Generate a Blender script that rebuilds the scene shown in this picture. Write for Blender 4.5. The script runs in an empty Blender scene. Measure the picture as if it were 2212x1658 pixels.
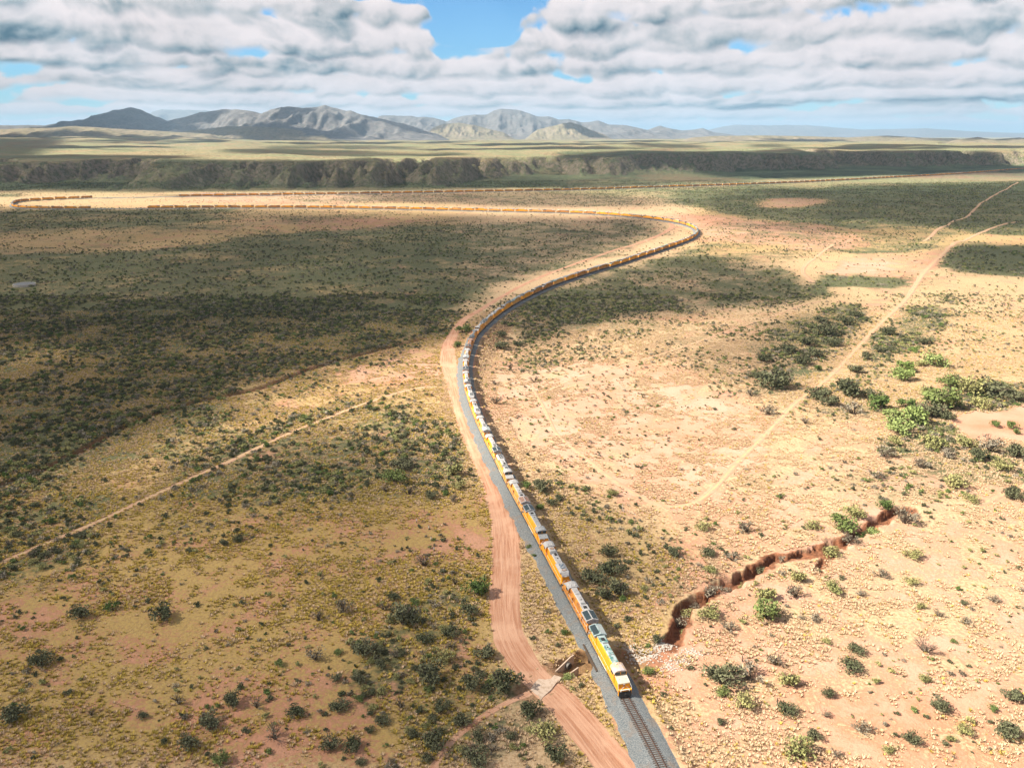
import bpy, math, random
import numpy as np
from mathutils import Vector, Matrix

# ------------------------------------------------------------------ camera
SC = bpy.context.scene
F = 1740.0; HZ = 294.0; CH = 118.0          # focal length and horizon row on a 2212 px wide picture, height (m)
TH = math.atan((829 - HZ) / F)
cam = bpy.data.cameras.new('camera'); cam_o = bpy.data.objects.new('camera', cam)
SC.collection.objects.link(cam_o); SC.camera = cam_o
cam.sensor_width = 36; cam.lens = 36 * F / 2212; cam.clip_start = 1; cam.clip_end = 200000
cam_o.location = (0, 0, CH); cam_o.rotation_euler = (math.pi / 2 - TH, 0, 0)

# ------------------------------------------------------------------ light
SUN_EL = math.radians(42)
SUN_AZ = math.radians(261)                    # clockwise from +Y
TO_SUN = Vector((math.cos(SUN_EL) * math.sin(SUN_AZ), math.cos(SUN_EL) * math.cos(SUN_AZ), math.sin(SUN_EL)))
sl = bpy.data.lights.new('sun', 'SUN'); sl.energy = 5.0; sl.angle = math.radians(0.55); sl.color = (1, .89, .74)
so = bpy.data.objects.new('sun', sl); SC.collection.objects.link(so)
so.rotation_euler = (-TO_SUN).to_track_quat('-Z', 'Y').to_euler(); so.location = (-300, -50, 600)
SC.view_settings.view_transform = 'Standard'; SC.view_settings.look = 'None'
SC.view_settings.gamma = 1; SC.view_settings.use_curve_mapping = False
SC.view_settings.exposure = 1.68
try:
    SC.cycles.max_bounces = 5; SC.cycles.diffuse_bounces = 2; SC.cycles.transparent_max_bounces = 16
    SC.cycles.volume_bounces = 0; SC.cycles.use_denoising = True; SC.cycles.denoiser = 'OPENIMAGEDENOISE'; SC.cycles.denoising_prefilter = 'ACCURATE'
except Exception: pass

class N:                                      # tiny node helper
    def __init__(s, tree): s.t = tree
    def new(s, kind, **kw):
        n = s.t.nodes.new(kind)
        for k, v in kw.items(): setattr(n, k, v)
        return n
    def link(s, a, b): s.t.links.new(a, b)
    def put(s, sock, v):
        if isinstance(v, bpy.types.NodeSocket): s.link(v, sock)
        elif v is not None:
            if hasattr(sock.default_value, '__len__') and not hasattr(v, '__len__'): v = (v,) * len(sock.default_value)
            if hasattr(sock.default_value, '__len__') and len(sock.default_value) == 4 and len(v) == 3: v = (*v, 1)
            sock.default_value = v
    def m(s, op, a, b=None, c=None, clamp=False):
        n = s.new('ShaderNodeMath', operation=op); n.use_clamp = clamp
        s.put(n.inputs[0], a)
        if b is not None: s.put(n.inputs[1], b)
        if c is not None: s.put(n.inputs[2], c)
        return n.outputs[0]
    def ss(s, v, lo, hi, a=0., b=1.):
        n = s.new('ShaderNodeMapRange', interpolation_type='SMOOTHSTEP')
        s.put(n.inputs[0], v); s.put(n.inputs[1], lo); s.put(n.inputs[2], hi); n.inputs[3].default_value = a; n.inputs[4].default_value = b
        return n.outputs[0]
    def mix(s, f, a, b, mode='MIX'):
        n = s.new('ShaderNodeMix', data_type='RGBA', blend_type=mode)
        s.put(n.inputs[0], f); s.put(n.inputs[6], a); s.put(n.inputs[7], b)
        return n.outputs[2]
    def noise(s, vec, scale, detail=4, rough=.55, dist=0., col=False):
        n = s.new('ShaderNodeTexNoise'); s.put(n.inputs['Vector'], vec)
        n.inputs['Scale'].default_value = scale; n.inputs['Detail'].default_value = detail
        n.inputs['Roughness'].default_value = rough; n.inputs['Distortion'].default_value = dist
        return n.outputs[1 if col else 0]
    def xyz(s, x, y, z=0.):
        n = s.new('ShaderNodeCombineXYZ'); s.put(n.inputs[0], x); s.put(n.inputs[1], y); s.put(n.inputs[2], z); return n.outputs[0]
    def sep(s, v):
        n = s.new('ShaderNodeSeparateXYZ'); s.put(n.inputs[0], v); return n.outputs

# ------------------------------------------------------------------ sky
W = bpy.data.worlds.new('World'); SC.world = W; W.use_nodes = True
W.cycles.sampling_method = 'MANUAL'; W.cycles.sample_map_resolution = 256
W.node_tree.nodes.clear(); n = N(W.node_tree)
sky = n.new('ShaderNodeTexSky', sky_type='NISHITA'); sky.sun_disc = False
sky.sun_elevation = SUN_EL; sky.sun_rotation = SUN_AZ; sky.altitude = 1200; sky.air_density = 1.1; sky.dust_density = .4; sky.ozone_density = 1.5
tc = n.new('ShaderNodeTexCoord'); X, Y, Z = n.sep(tc.outputs['Generated'])
az = n.m('ARCTAN2', X, Y); el = n.m('ARCSINE', n.m('MINIMUM', n.m('MAXIMUM', Z, -1.), 1.))
elp = n.m('MAXIMUM', el, 0.)
q2 = n.xyz(n.m('MULTIPLY', az, 2.6), n.m('MULTIPLY', el, 5.2), 2.)
wp = n.noise(q2, 2.2, 3, .5, 0, True); wx, wy, wz = n.sep(wp)
def blob(px, py, rx, ry, sharp=1.):
    a = n.m('DIVIDE', n.m('SUBTRACT', n.m('ADD', az, n.m('MULTIPLY', n.m('SUBTRACT', wx, .5), .12)), math.atan((px - 1106) / F)), rx / F)
    b = n.m('DIVIDE', n.m('SUBTRACT', n.m('ADD', el, n.m('MULTIPLY', n.m('SUBTRACT', wz, .5), .025)), (HZ - py) / F), ry / F)
    r = n.m('ADD', n.m('MULTIPLY', a, a), n.m('MULTIPLY', b, b))
    return n.m('POWER', math.e, n.m('MULTIPLY', r, -1. * sharp))
def fine(da, de):                               # billows, finer towards the horizon
    p = n.xyz(n.m('ADD', n.m('MULTIPLY', az, 5.), da), n.m('ADD', n.m('MULTIPLY', n.m('LOGARITHM', n.m('ADD', elp, .07), math.e), 1.0), de), .7)
    vo_ = n.new('ShaderNodeTexVoronoi', feature='F1'); n.put(vo_.inputs['Vector'], n.xyz(n.m('ADD', n.m('ADD', n.m('MULTIPLY', az, 5.), da), n.m('MULTIPLY', n.m('SUBTRACT', wx, .5), .8)), n.m('ADD', n.m('ADD', n.m('MULTIPLY', n.m('LOGARITHM', n.m('ADD', elp, .07), math.e), 1.0), de), n.m('MULTIPLY', n.m('SUBTRACT', wy, .5), .5)), .7))
    vo_.inputs['Scale'].default_value = 3.4
    try: vo_.inputs['Detail'].default_value = 1.6; vo_.inputs['Roughness'].default_value = .55
    except Exception: pass
    return n.m('ADD', n.m('MULTIPLY', n.noise(p, 3.2, 7, .6, .1), .62), n.m('MULTIPLY', n.m('SUBTRACT', .78, vo_.outputs[0]), .38))
f0 = fine(0., 0.); f1 = fine(-.035, .035)
emb = n.m('MULTIPLY', n.m('SUBTRACT', f0, f1), 1.9)
gap = None
for g in [(1068, 62, 62, 52, 1.), (940, 12, 120, 24, .7), (1010, 30, 90, 38, .8), (1530, 0, 50, 34, 1.2), (20, 236, 90, 12, .5), (830, 40, 60, 14, .4), (1040, 100, 60, 20, .4)]:
    b_ = n.m('MULTIPLY', blob(*g[:4]), g[4]); gap = b_ if gap is None else n.m('ADD', gap, b_)
dark = None
for g in [(40, 118, 170, 26, .9), (600, 162, 150, 14, .85), (330, 150, 260, 14, .45), (60, 178, 260, 12, .5), (250, 192, 260, 10, .5), (1420, 96, 220, 18, .6), (1300, 170, 160, 9, .35),
          (2060, 95, 240, 34, .40), (1950, 232, 330, 9, 1.), (1650, 240, 200, 6, .8), (2190, 236, 180, 13, .75), (300, 100, 330, 12, .35), (1560, 105, 70, 20, .3), (760, 60, 60, 30, .3), (1760, 60, 60, 30, .3)]:
    b_ = n.m('MULTIPLY', blob(*g[:4]), g[4]); dark = b_ if dark is None else n.m('MAXIMUM', dark, b_)
col_ = None; alpha = None
for k, (by_, h_, cvr) in enumerate([(281, 18, .1), (268, 30, .30), (246, 36, .26), (222, 46, .26), (190, 58, .22), (150, 72, .20), (100, 92, .16), (40, 110, .14), (-45, 140, .12), (-150, 190, .1), (-290, 260, .1), (-480, 380, .08), (-800, 600, .08), (-1300, 1000, .06)]):
    base_ = (HZ - by_) / F; H_ = h_ / F; fq = 2.4 * (60. / h_) ** .55
    base_n = n.m('ADD', n.m('MULTIPLY', n.m('SUBTRACT', wz, .5), H_ * .9), base_)
    e_ = n.m('DIVIDE', n.m('SUBTRACT', el, base_n), H_)                       # 0 at the base, 1 at the mean top
    pr_ = n.noise(n.xyz(n.m('MULTIPLY', az, fq * 2.2), k * 3.7, n.m('MULTIPLY', el, 3.)), 1., 3, .55)
    top_ = n.m('ADD', n.m('MULTIPLY', n.m('SUBTRACT', pr_, .5), 3.0), 1.55 + cvr)
    if k < 9: top_ = n.m('SUBTRACT', top_, n.m('MULTIPLY', gap, 2.1))
    top_ = n.m('ADD', top_, n.m('MULTIPLY', n.m('SUBTRACT', f0, .40), 2.4))
    a_ = n.m('MULTIPLY', n.ss(n.m('SUBTRACT', top_, e_), -.02, .16 + .02 * k), n.ss(n.m('ADD', e_, n.m('MULTIPLY', n.m('SUBTRACT', f0, .45), 1.1)), -.12, .16))
    g_ = n.m('ADD', n.m('ADD', n.m('MULTIPLY', n.ss(e_, -.1, .95), .84), .16), emb)      # lit towards the top
    g_ = n.m('SUBTRACT', g_, n.m('MULTIPLY', dark, .62))
    rp = n.new('ShaderNodeValToRGB'); n.put(rp.inputs[0], g_); E_ = rp.color_ramp.elements
    E_[0].position = 0; E_[0].color = (.055, .13, .18, 1); E_[1].position = 1; E_[1].color = (.80, .73, .735, 1)
    for p_, c_ in ((.2, (.25, .32, .355, 1)), (.42, (.47, .485, .50, 1)), (.66, (.68, .64, .65, 1))):
        e = E_.new(p_); e.color = c_
    col_ = rp.outputs[0] if col_ is None else n.mix(a_, col_, rp.outputs[0])
    alpha = a_ if alpha is None else n.m('SUBTRACT', 1., n.m('MULTIPLY', n.m('SUBTRACT', 1., alpha), n.m('SUBTRACT', 1., a_)))
class ramp: outputs = [col_]
skyc = n.mix(1., sky.outputs[0], (.055, .095, .128), 'MULTIPLY')
hz = n.ss(el, .0, .045, 1., 0.)
colr = n.mix(alpha, skyc, ramp.outputs[0])
colr = n.mix(n.m('MULTIPLY', hz, .62), colr, (.56, .60, .625))
colr = n.mix(n.ss(el, -.02, -.3), colr, (.16, .12, .08))
bg = n.new('ShaderNodeBackground'); n.put(bg.inputs[0], colr); bg.inputs[1].default_value = .385
out = n.new('ShaderNodeOutputWorld'); n.link(bg.outputs[0], out.inputs[0])

# ------------------------------------------------------------------ picture <-> ground
def P(px, py, z=0.):
    px = np.asarray(px, float); py = np.asarray(py, float)
    xc = (px - 1106) / F; yc = -(py - 829) / F
    dy = math.cos(TH) + yc * math.sin(TH); dz = -math.sin(TH) + yc * math.cos(TH)
    t = (CH - z) / -dz
    return xc * t, dy * t
def PR(X, Y, z=0.):
    dz = z - CH
    dep = Y * math.cos(TH) - dz * math.sin(TH); up = Y * math.sin(TH) + dz * math.cos(TH)
    dep = np.maximum(dep, 1.)
    return 1106 + F * X / dep, 829 - F * up / dep
def PT(pts, z=0.):
    a = np.array(pts, float); x, y = P(a[:, 0], a[:, 1], z); return np.stack([x, y], 1)

def _h(ix, iy, s):
    a = (ix.astype(np.int64) * 374761393 + iy.astype(np.int64) * 668265263 + s * 1442695041) & 0xffffffff
    a = ((a ^ (a >> 13)) * 1274126177) & 0xffffffff
    return ((a ^ (a >> 16)) & 0xffff) / 65535.
def vn(x, y, s=0):
    ix = np.floor(x); iy = np.floor(y); fx = x - ix; fy = y - iy
    fx = fx * fx * (3 - 2 * fx); fy = fy * fy * (3 - 2 * fy)
    a = _h(ix, iy, s); b = _h(ix + 1, iy, s); c = _h(ix, iy + 1, s); d = _h(ix + 1, iy + 1, s)
    return (a + (b - a) * fx) * (1 - fy) + (c + (d - c) * fx) * fy
def fbm(x, y, o=4, s=0, g=.5):
    t = 0; a = 1; w = 0
    for k in range(o):
        t = t + a * vn(x * 2 ** k + 17.3 * k, y * 2 ** k - 9.1 * k, s + k); w += a; a *= g
    return t / w
def ridg(x, y, o=4, s=0, g=.5):
    t = 0; a = 1; w = 0
    for k in range(o):
        t = t + a * (1 - np.abs(2 * vn(x * 2 ** k + 3.3 * k, y * 2 ** k + 7.7 * k, s + k) - 1)); w += a; a *= g
    return t / w
def sst(x, a, b):
    t = np.clip((x - a) / (b - a), 0, 1); return t * t * (3 - 2 * t)

def smooth_path(pts, step, sig):
    p = np.array(pts, float)
    s = np.r_[0, np.cumsum(np.hypot(*np.diff(p, axis=0).T))]
    t = np.arange(0, s[-1], step); L = len(p)
    q = np.empty((len(t), 2)); i = np.clip(np.searchsorted(s, t, 'right') - 1, 0, L - 2)
    f = (t - s[i]) / (s[i + 1] - s[i])
    p0 = p[np.maximum(i - 1, 0)]; p1 = p[i]; p2 = p[i + 1]; p3 = p[np.minimum(i + 2, L - 1)]
    d = (s[i + 1] - s[i])[:, None]; f = f[:, None]
    m1 = (p2 - p0) / (s[i + 1] - s[np.maximum(i - 1, 0)])[:, None] * d; m2 = (p3 - p1) / (s[np.minimum(i + 2, L - 1)] - s[i])[:, None] * d
    q = (2*f**3-3*f**2+1)*p1 + (f**3-2*f**2+f)*m1 + (-2*f**3+3*f**2)*p2 + (f**3-f**2)*m2
    for s_ in (sig,) if sig else ():
        r = int(3 * s_ / step) + 1; k = np.exp(-.5 * (np.arange(-r, r + 1) * step / s_) ** 2); k /= k.sum()
        a = np.concatenate([q[0] + (q[0] - q[r:0:-1]), q, q[-1] + (q[-1] - q[-2:-r - 2:-1])])
        q = np.stack([np.convolve(a[:, j], k, 'valid') for j in (0, 1)], 1)
    return q
class Path:
    def __init__(s, q):
        s.q = q; s.s = np.r_[0, np.cumsum(np.hypot(*np.diff(q, axis=0).T))]; s.L = s.s[-1]
    def at(s, t): return np.stack([np.interp(t, s.s, s.q[:, 0]), np.interp(t, s.s, s.q[:, 1])], -1)
    def tan(s, t):
        d = s.at(np.asarray(t) + 1.) - s.at(np.asarray(t) - 1.); return d / np.maximum(np.hypot(d[..., 0], d[..., 1]), 1e-6)[..., None]
    def dist(s, X, Y, far=1e9):
        """signed distance (left of travel +) and arc length"""
        X = np.asarray(X, float).ravel(); Y = np.asarray(Y, float).ravel()
        D = np.full(X.shape, far); S = np.zeros(X.shape)
        st = max(1, int(round(8. / max(s.L / len(s.q), .1)))); q = s.q[::st]; sq = s.s[::st]
        lo = q.min(0) - 60; hi = q.max(0) + 60
        I = np.where((X > lo[0]) & (X < hi[0]) & (Y > lo[1]) & (Y < hi[1]))[0]
        for c in range(0, len(I), 20000):
            ii = I[c:c + 20000]; x = X[ii].astype(np.float32); y = Y[ii].astype(np.float32)
            d2 = (x[:, None] - q[None, :, 0].astype(np.float32)) ** 2 + (y[:, None] - q[None, :, 1].astype(np.float32)) ** 2
            k = d2.argmin(1); best = np.full(len(ii), 1e18); bs = np.zeros(len(ii)); sg = np.ones(len(ii))
            for a in (k - 1, k):
                a = np.clip(a, 0, len(q) - 2); A = q[a]; B = q[a + 1]; AB = B - A
                t = np.clip(((X[ii] - A[:, 0]) * AB[:, 0] + (Y[ii] - A[:, 1]) * AB[:, 1]) / np.maximum((AB ** 2).sum(1), 1e-9), 0, 1)
                dx = X[ii] - A[:, 0] - t * AB[:, 0]; dy = Y[ii] - A[:, 1] - t * AB[:, 1]; dd = dx * dx + dy * dy
                m = dd < best; best[m] = dd[m]; bs[m] = (sq[a] + t * np.hypot(AB[:, 0], AB[:, 1]))[m]; sg[m] = np.sign(AB[:, 0] * dy - AB[:, 1] * dx)[m]
            D[ii] = np.sqrt(best) * np.where(sg == 0, 1, sg); S[ii] = bs
        return D, S

ROOF = [(1346,1454),(1297,1368),(1271,1317.6),(1234,1255),(1219,1229.5),(1184,1167),(1169.5,1139),(1142,1093.6),(1130,1071.6),(1116,1047),(1095.6,1011.5),(1079.5,979),(1055,934.6),(1049,920),(1036,896),(1022.6,861.6),(1011.5,830),(1006.5,801.7),(1005.5,776.4),(1010.6,748),(1018.6,727.7),(1023.7,712.3),(1044.5,691.5),(1068.5,670.7),(1105,646.6),(1145,625.8),(1196,604),(1296,571.5),(1327,563.5),(1381.6,546),(1435.5,529),(1471.4,516.8),(1495,507.2),(1506,497.6),(1504,488.3),(1483.3,479),(1447.3,471.2),(1411.5,466.4),(1357,460.9),(1327,458.4),(1248,454),(1068,449.6),(888,446),(708,443.3),(504,442.7),(324,443.4),(124,444.5),(40,442.4),(26,436),(44,429.5),(108,425.4),(191,422.5),(392,419),(540,417),(796,413.5),(1068,409),(1248,405.6),(1428,400),(1596,395),(1740,389.4),(1956,378.6),(2064,373),(2212,362),(2400,350)]
GND = [(1490,1780),(1433,1653),(1396,1586.5)]
tp = np.concatenate([PT(GND, 1.5), PT(ROOF, 6.2)])
TRK = Path(smooth_path(tp, 2., 9.))
RT = 1.5                                       # rail top

# washes, gullies, roads (traced on the ground, then built where they lie)
GUL = Path(smooth_path(PT([(1447,1398),(1458,1382),(1468,1340),(1471,1322),(1506,1297),(1538,1273),(1576,1261),(1608,1246),(1640,1228),(1646,1212),(1676,1209),(1708,1203),(1755,1197),(1787,1181),(1819,1168),(1852,1152),(1870,1139),(1896,1123),(1916,1110),(1964,1097),(2000,1090)]), .7, 1.3))
GUL2 = Path(smooth_path(PT([(1764,1237),(1776,1222),(1787,1208),(1800,1184)]), .7, 1.))
WSH = Path(smooth_path(PT([(1150,1492),(1195,1455),(1225,1440),(1260,1431),(1300,1424),(1360,1430),(1410,1424),(1447,1402)]), .7, 1.))
LW = Path(smooth_path(PT([(-200,1120),(-60,1070),(60,1025),(150,985),(250,930),(310,903),(370,880),(450,862),(560,838),(660,800),(760,770),(860,745),(930,728)]), 2., 4.))
road_defs = {
 'dirt_road': ([(1420,1760),(1330,1658),(1290,1605),(1240,1545),(1175,1480),(1128,1430),(1098,1370),(1090,1300),(1094,1220),(1090,1140),(1072,1060),(1040,990),(1013,930),(996,880),(982,830),(968,780),(970,745),(984,715),(1003,690),(1040,668),(1085,640),(1150,606),(1230,574),(1330,540),(1395,520),(1440,500),(1452,486),(1425,474),(1380,470)],
     [4.2,4.2,4.2,4,3.6,3.9,4.1,4.3,4.4,4.4,4.3,4.1,4,4,4.2,4.8,4.2,3,2.4,2,2,2,2,2.2,2.8,3.2,3.2,2.5,1.]),
 'dirt_track': ([(-60,1240),(60,1188),(200,1130),(330,1070),(480,1003),(600,946),(700,905),(800,868),(870,845),(930,835),(975,838)], 1.5),
 'dirt_track.001': ([(930,1670),(960,1612),(1010,1568),(1060,1535),(1110,1510),(1150,1494)], 1.0),
 'dirt_track.002': ([(1150,838),(1175,880),(1205,940),(1260,985),(1330,1040),(1400,1080),(1450,1095),(1500,1085),(1540,1055),(1590,1000),(1660,930),(1720,870),(1790,815),(1850,752),(1900,700),(1960,645),(1995,590),(2040,548),(2060,527),(2100,512),(2150,492),(2230,468)], [1.2,1.2,1.2,1.3,1.5,1.6,1.7,1.8,2,2,2,2,1.8,1.8,2,2.4,3.4,3,3.4,3,3,3]),
 'dirt_track.003': ([(1995,520),(2030,496),(2080,467),(2125,436),(2155,418),(2200,395)], 2.6),
 'dirt_track.004': ([(1165,850),(1250,815),(1330,795),(1420,768),(1500,742),(1580,712),(1660,686),(1720,662),(1775,650)], 1.2),
 'dirt_track.005': ([(1758,612),(1735,590),(1742,572),(1765,555),(1782,540),(1800,528)], 2.2),
 'dirt_track.006': ([(2250,1035),(2180,1060),(2110,1090)], 1.6)}
ROADS = {}
for k_, (p_, w_) in road_defs.items():
    q_ = PT(p_); pa = Path(smooth_path(q_, 1.6, 3. if k_ == 'dirt_road' else 4.))
    if np.isscalar(w_): w_ = [w_] * len(p_)
    ss_ = np.r_[0, np.cumsum(np.hypot(*np.diff(q_, axis=0).T))]
    pa.w = np.interp(pa.s / pa.L, ss_ / ss_[-1], w_); ROADS[k_] = pa

# ------------------------------------------------------------------ cover maps, laid over the ground
MX0, MSX = -400, 4.; MW = 753; MY0 = 290; MH = 1420
gx = MX0 + np.arange(MW) * MSX; gy = MY0 + np.arange(MH) * 1.
def boxb(a, r, ax):
    r = int(round(r))
    if r < 1: return a
    for _ in range(2):
        p = np.concatenate([np.repeat(np.take(a, [0], ax), r + 1, ax), a, np.repeat(np.take(a, [-1], ax), r, ax)], ax)
        c = np.cumsum(p, ax); n_ = a.shape[ax]
        a = (np.take(c, range(2 * r + 1, 2 * r + 1 + n_), ax) - np.take(c, range(0, n_), ax)) / (2 * r + 1)
    return a
def pmask(pts, bx, by):
    p = np.array(pts, float); m = np.zeros((MH, MW), bool)
    for i in range(len(p)):
        x1, y1 = p[i]; x2, y2 = p[(i + 1) % len(p)]
        if y1 == y2: continue
        c = (gy[:, None] >= min(y1, y2)) & (gy[:, None] < max(y1, y2))
        m ^= c & (gx[None, :] < (x2 - x1) * (gy[:, None] - y1) / (y2 - y1) + x1)
    return boxb(boxb(m.astype(np.float32), bx / MSX / 1.4, 1), by / 1.4, 0)
def paint(base, items):
    a = np.full((MH, MW), base, np.float32)
    for pts, val, bx, by in items:
        m = pmask(pts, bx, by); a = a * (1 - m) + val * m
    return a
def samp(a, px, py):
    x = np.clip((px - MX0) / MSX, 0, MW - 1.001); y = np.clip(py - MY0, 0, MH - 1.001)
    i = x.astype(int); j = y.astype(int); fx = x - i; fy = y - j
    return (a[j, i] * (1 - fx) + a[j, i + 1] * fx) * (1 - fy) + (a[j + 1, i] * (1 - fx) + a[j + 1, i + 1] * fx) * fy
SHADE = paint(0., [
 ([(-400,296),(140,300),(120,318),(60,336),(-400,342)], .75, 30, 3),
 ([(-400,337),(250,334),(400,338),(430,344),(380,348),(-400,347)], .85, 30, 1.5),
 ([(560,316),(760,314),(900,318),(870,322),(600,322)], .5, 20, 1.5),
 ([(480,325),(640,322),(880,332),(1010,330),(990,337),(700,336),(500,331)], .6, 20, 1.5),
 ([(1370,313),(1500,312),(1520,318),(1400,319)], .7, 20, 1.5), ([(1620,314),(1700,313),(1700,318),(1630,318)], .6, 15, 1.5),
 ([(1870,322),(2060,326),(2060,330),(1880,328)], .4, 20, 1.5), ([(2000,298),(2240,296),(2240,305),(2010,305)], .75, 15, 2),
 ([(-400,346),(300,349),(700,350),(1000,352),(1200,350),(1420,358),(1420,400),(1060,408),(500,410),(-400,416)], .62, 20, 3),
 ([(960,350),(1200,344),(1500,352),(1650,360),(1620,392),(1300,398),(1150,380)], .42, 30, 4),
 ([(1200,334),(1420,325),(1560,330),(1720,334),(1960,326),(2140,334),(2200,356),(2300,352),(2300,374),(2000,374),(1700,384),(1560,380),(1480,360),(1220,345)], .93, 12, 2.5),
 ([(350,420),(560,420),(560,424),(350,424)], .5, 20, 1),
 ([(-400,452),(420,452),(560,458),(520,470),(300,480),(-400,486)], .45, 60, 6),
 ([(-400,500),(200,492),(560,500),(620,520),(200,560),(-400,580)], .5, 70, 12),
 ([(480,520),(700,482),(1000,468),(1330,470),(1460,474),(1420,484),(1100,492),(820,510),(560,540)], .62, 50, 6),
 ([(-400,450),(600,456),(1060,470),(1420,480),(1440,500),(1300,545),(1080,620),(980,720),(500,860),(0,1060),(-400,1060)], .58, 40, 12),
 ([(-400,590),(300,575),(700,560),(980,560),(1060,640),(990,715),(830,765),(600,840),(350,900),(180,990),(-400,1080)], .55, 50, 22),
 ([(-400,690),(200,682),(520,655),(820,640),(800,668),(560,700),(330,720),(150,748),(-400,770)], .88, 60, 10),
 ([(-60,742),(100,735),(190,752),(120,775),(-60,790)], .2, 40, 8),
 ([(-400,800),(200,800),(420,810),(380,880),(150,960),(-400,1010)], .72, 60, 20),
 ([(1080,650),(1230,600),(1420,560),(1640,560),(1740,600),(1760,650),(1600,668),(1380,690),(1120,740),(1060,720)], .42, 40, 12),
 ([(1500,430),(1700,405),(2300,395),(2300,500),(2000,490),(1850,470),(1700,470)], .5, 60, 8),
 ([(1620,420),(1760,440),(1780,470),(1650,480),(1500,470)], .3, 40, 6),
 ([(2060,530),(2300,530),(2300,600),(2100,592),(2030,575)], .5, 30, 8), ([(760,416),(1240,412),(1430,430),(1400,452),(1000,444),(800,436)], .4, 60, 5), ([(1540,478),(1820,478),(2080,506),(1900,512),(1640,500)], .38, 60, 7),
 ([(1560,690),(1760,660),(1880,640),(1850,700),(1720,800),(1600,830),(1480,770)], .25, 60, 25),
 ([(1125,1040),(1230,1055),(1340,1110),(1430,1170),(1520,1250),(1480,1320),(1440,1400),(1350,1380),(1290,1330),(1230,1240),(1160,1110)], .45, 30, 18),
 ([(-400,1080),(200,1010),(520,950),(780,930),(930,990),(1040,1080),(1110,1170),(1180,1300),(1240,1420),(1330,1560),(1440,1780),(-400,1780)], .40, 60, 35),
 ([(-400,1250),(120,1230),(330,1300),(420,1450),(640,1560),(760,1780),(-400,1780)], .50, 120, 60),
 ([(760,1440),(1000,1380),(1110,1450),(1180,1540),(1230,1700),(800,1700)], .56, 60, 40)])
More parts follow.
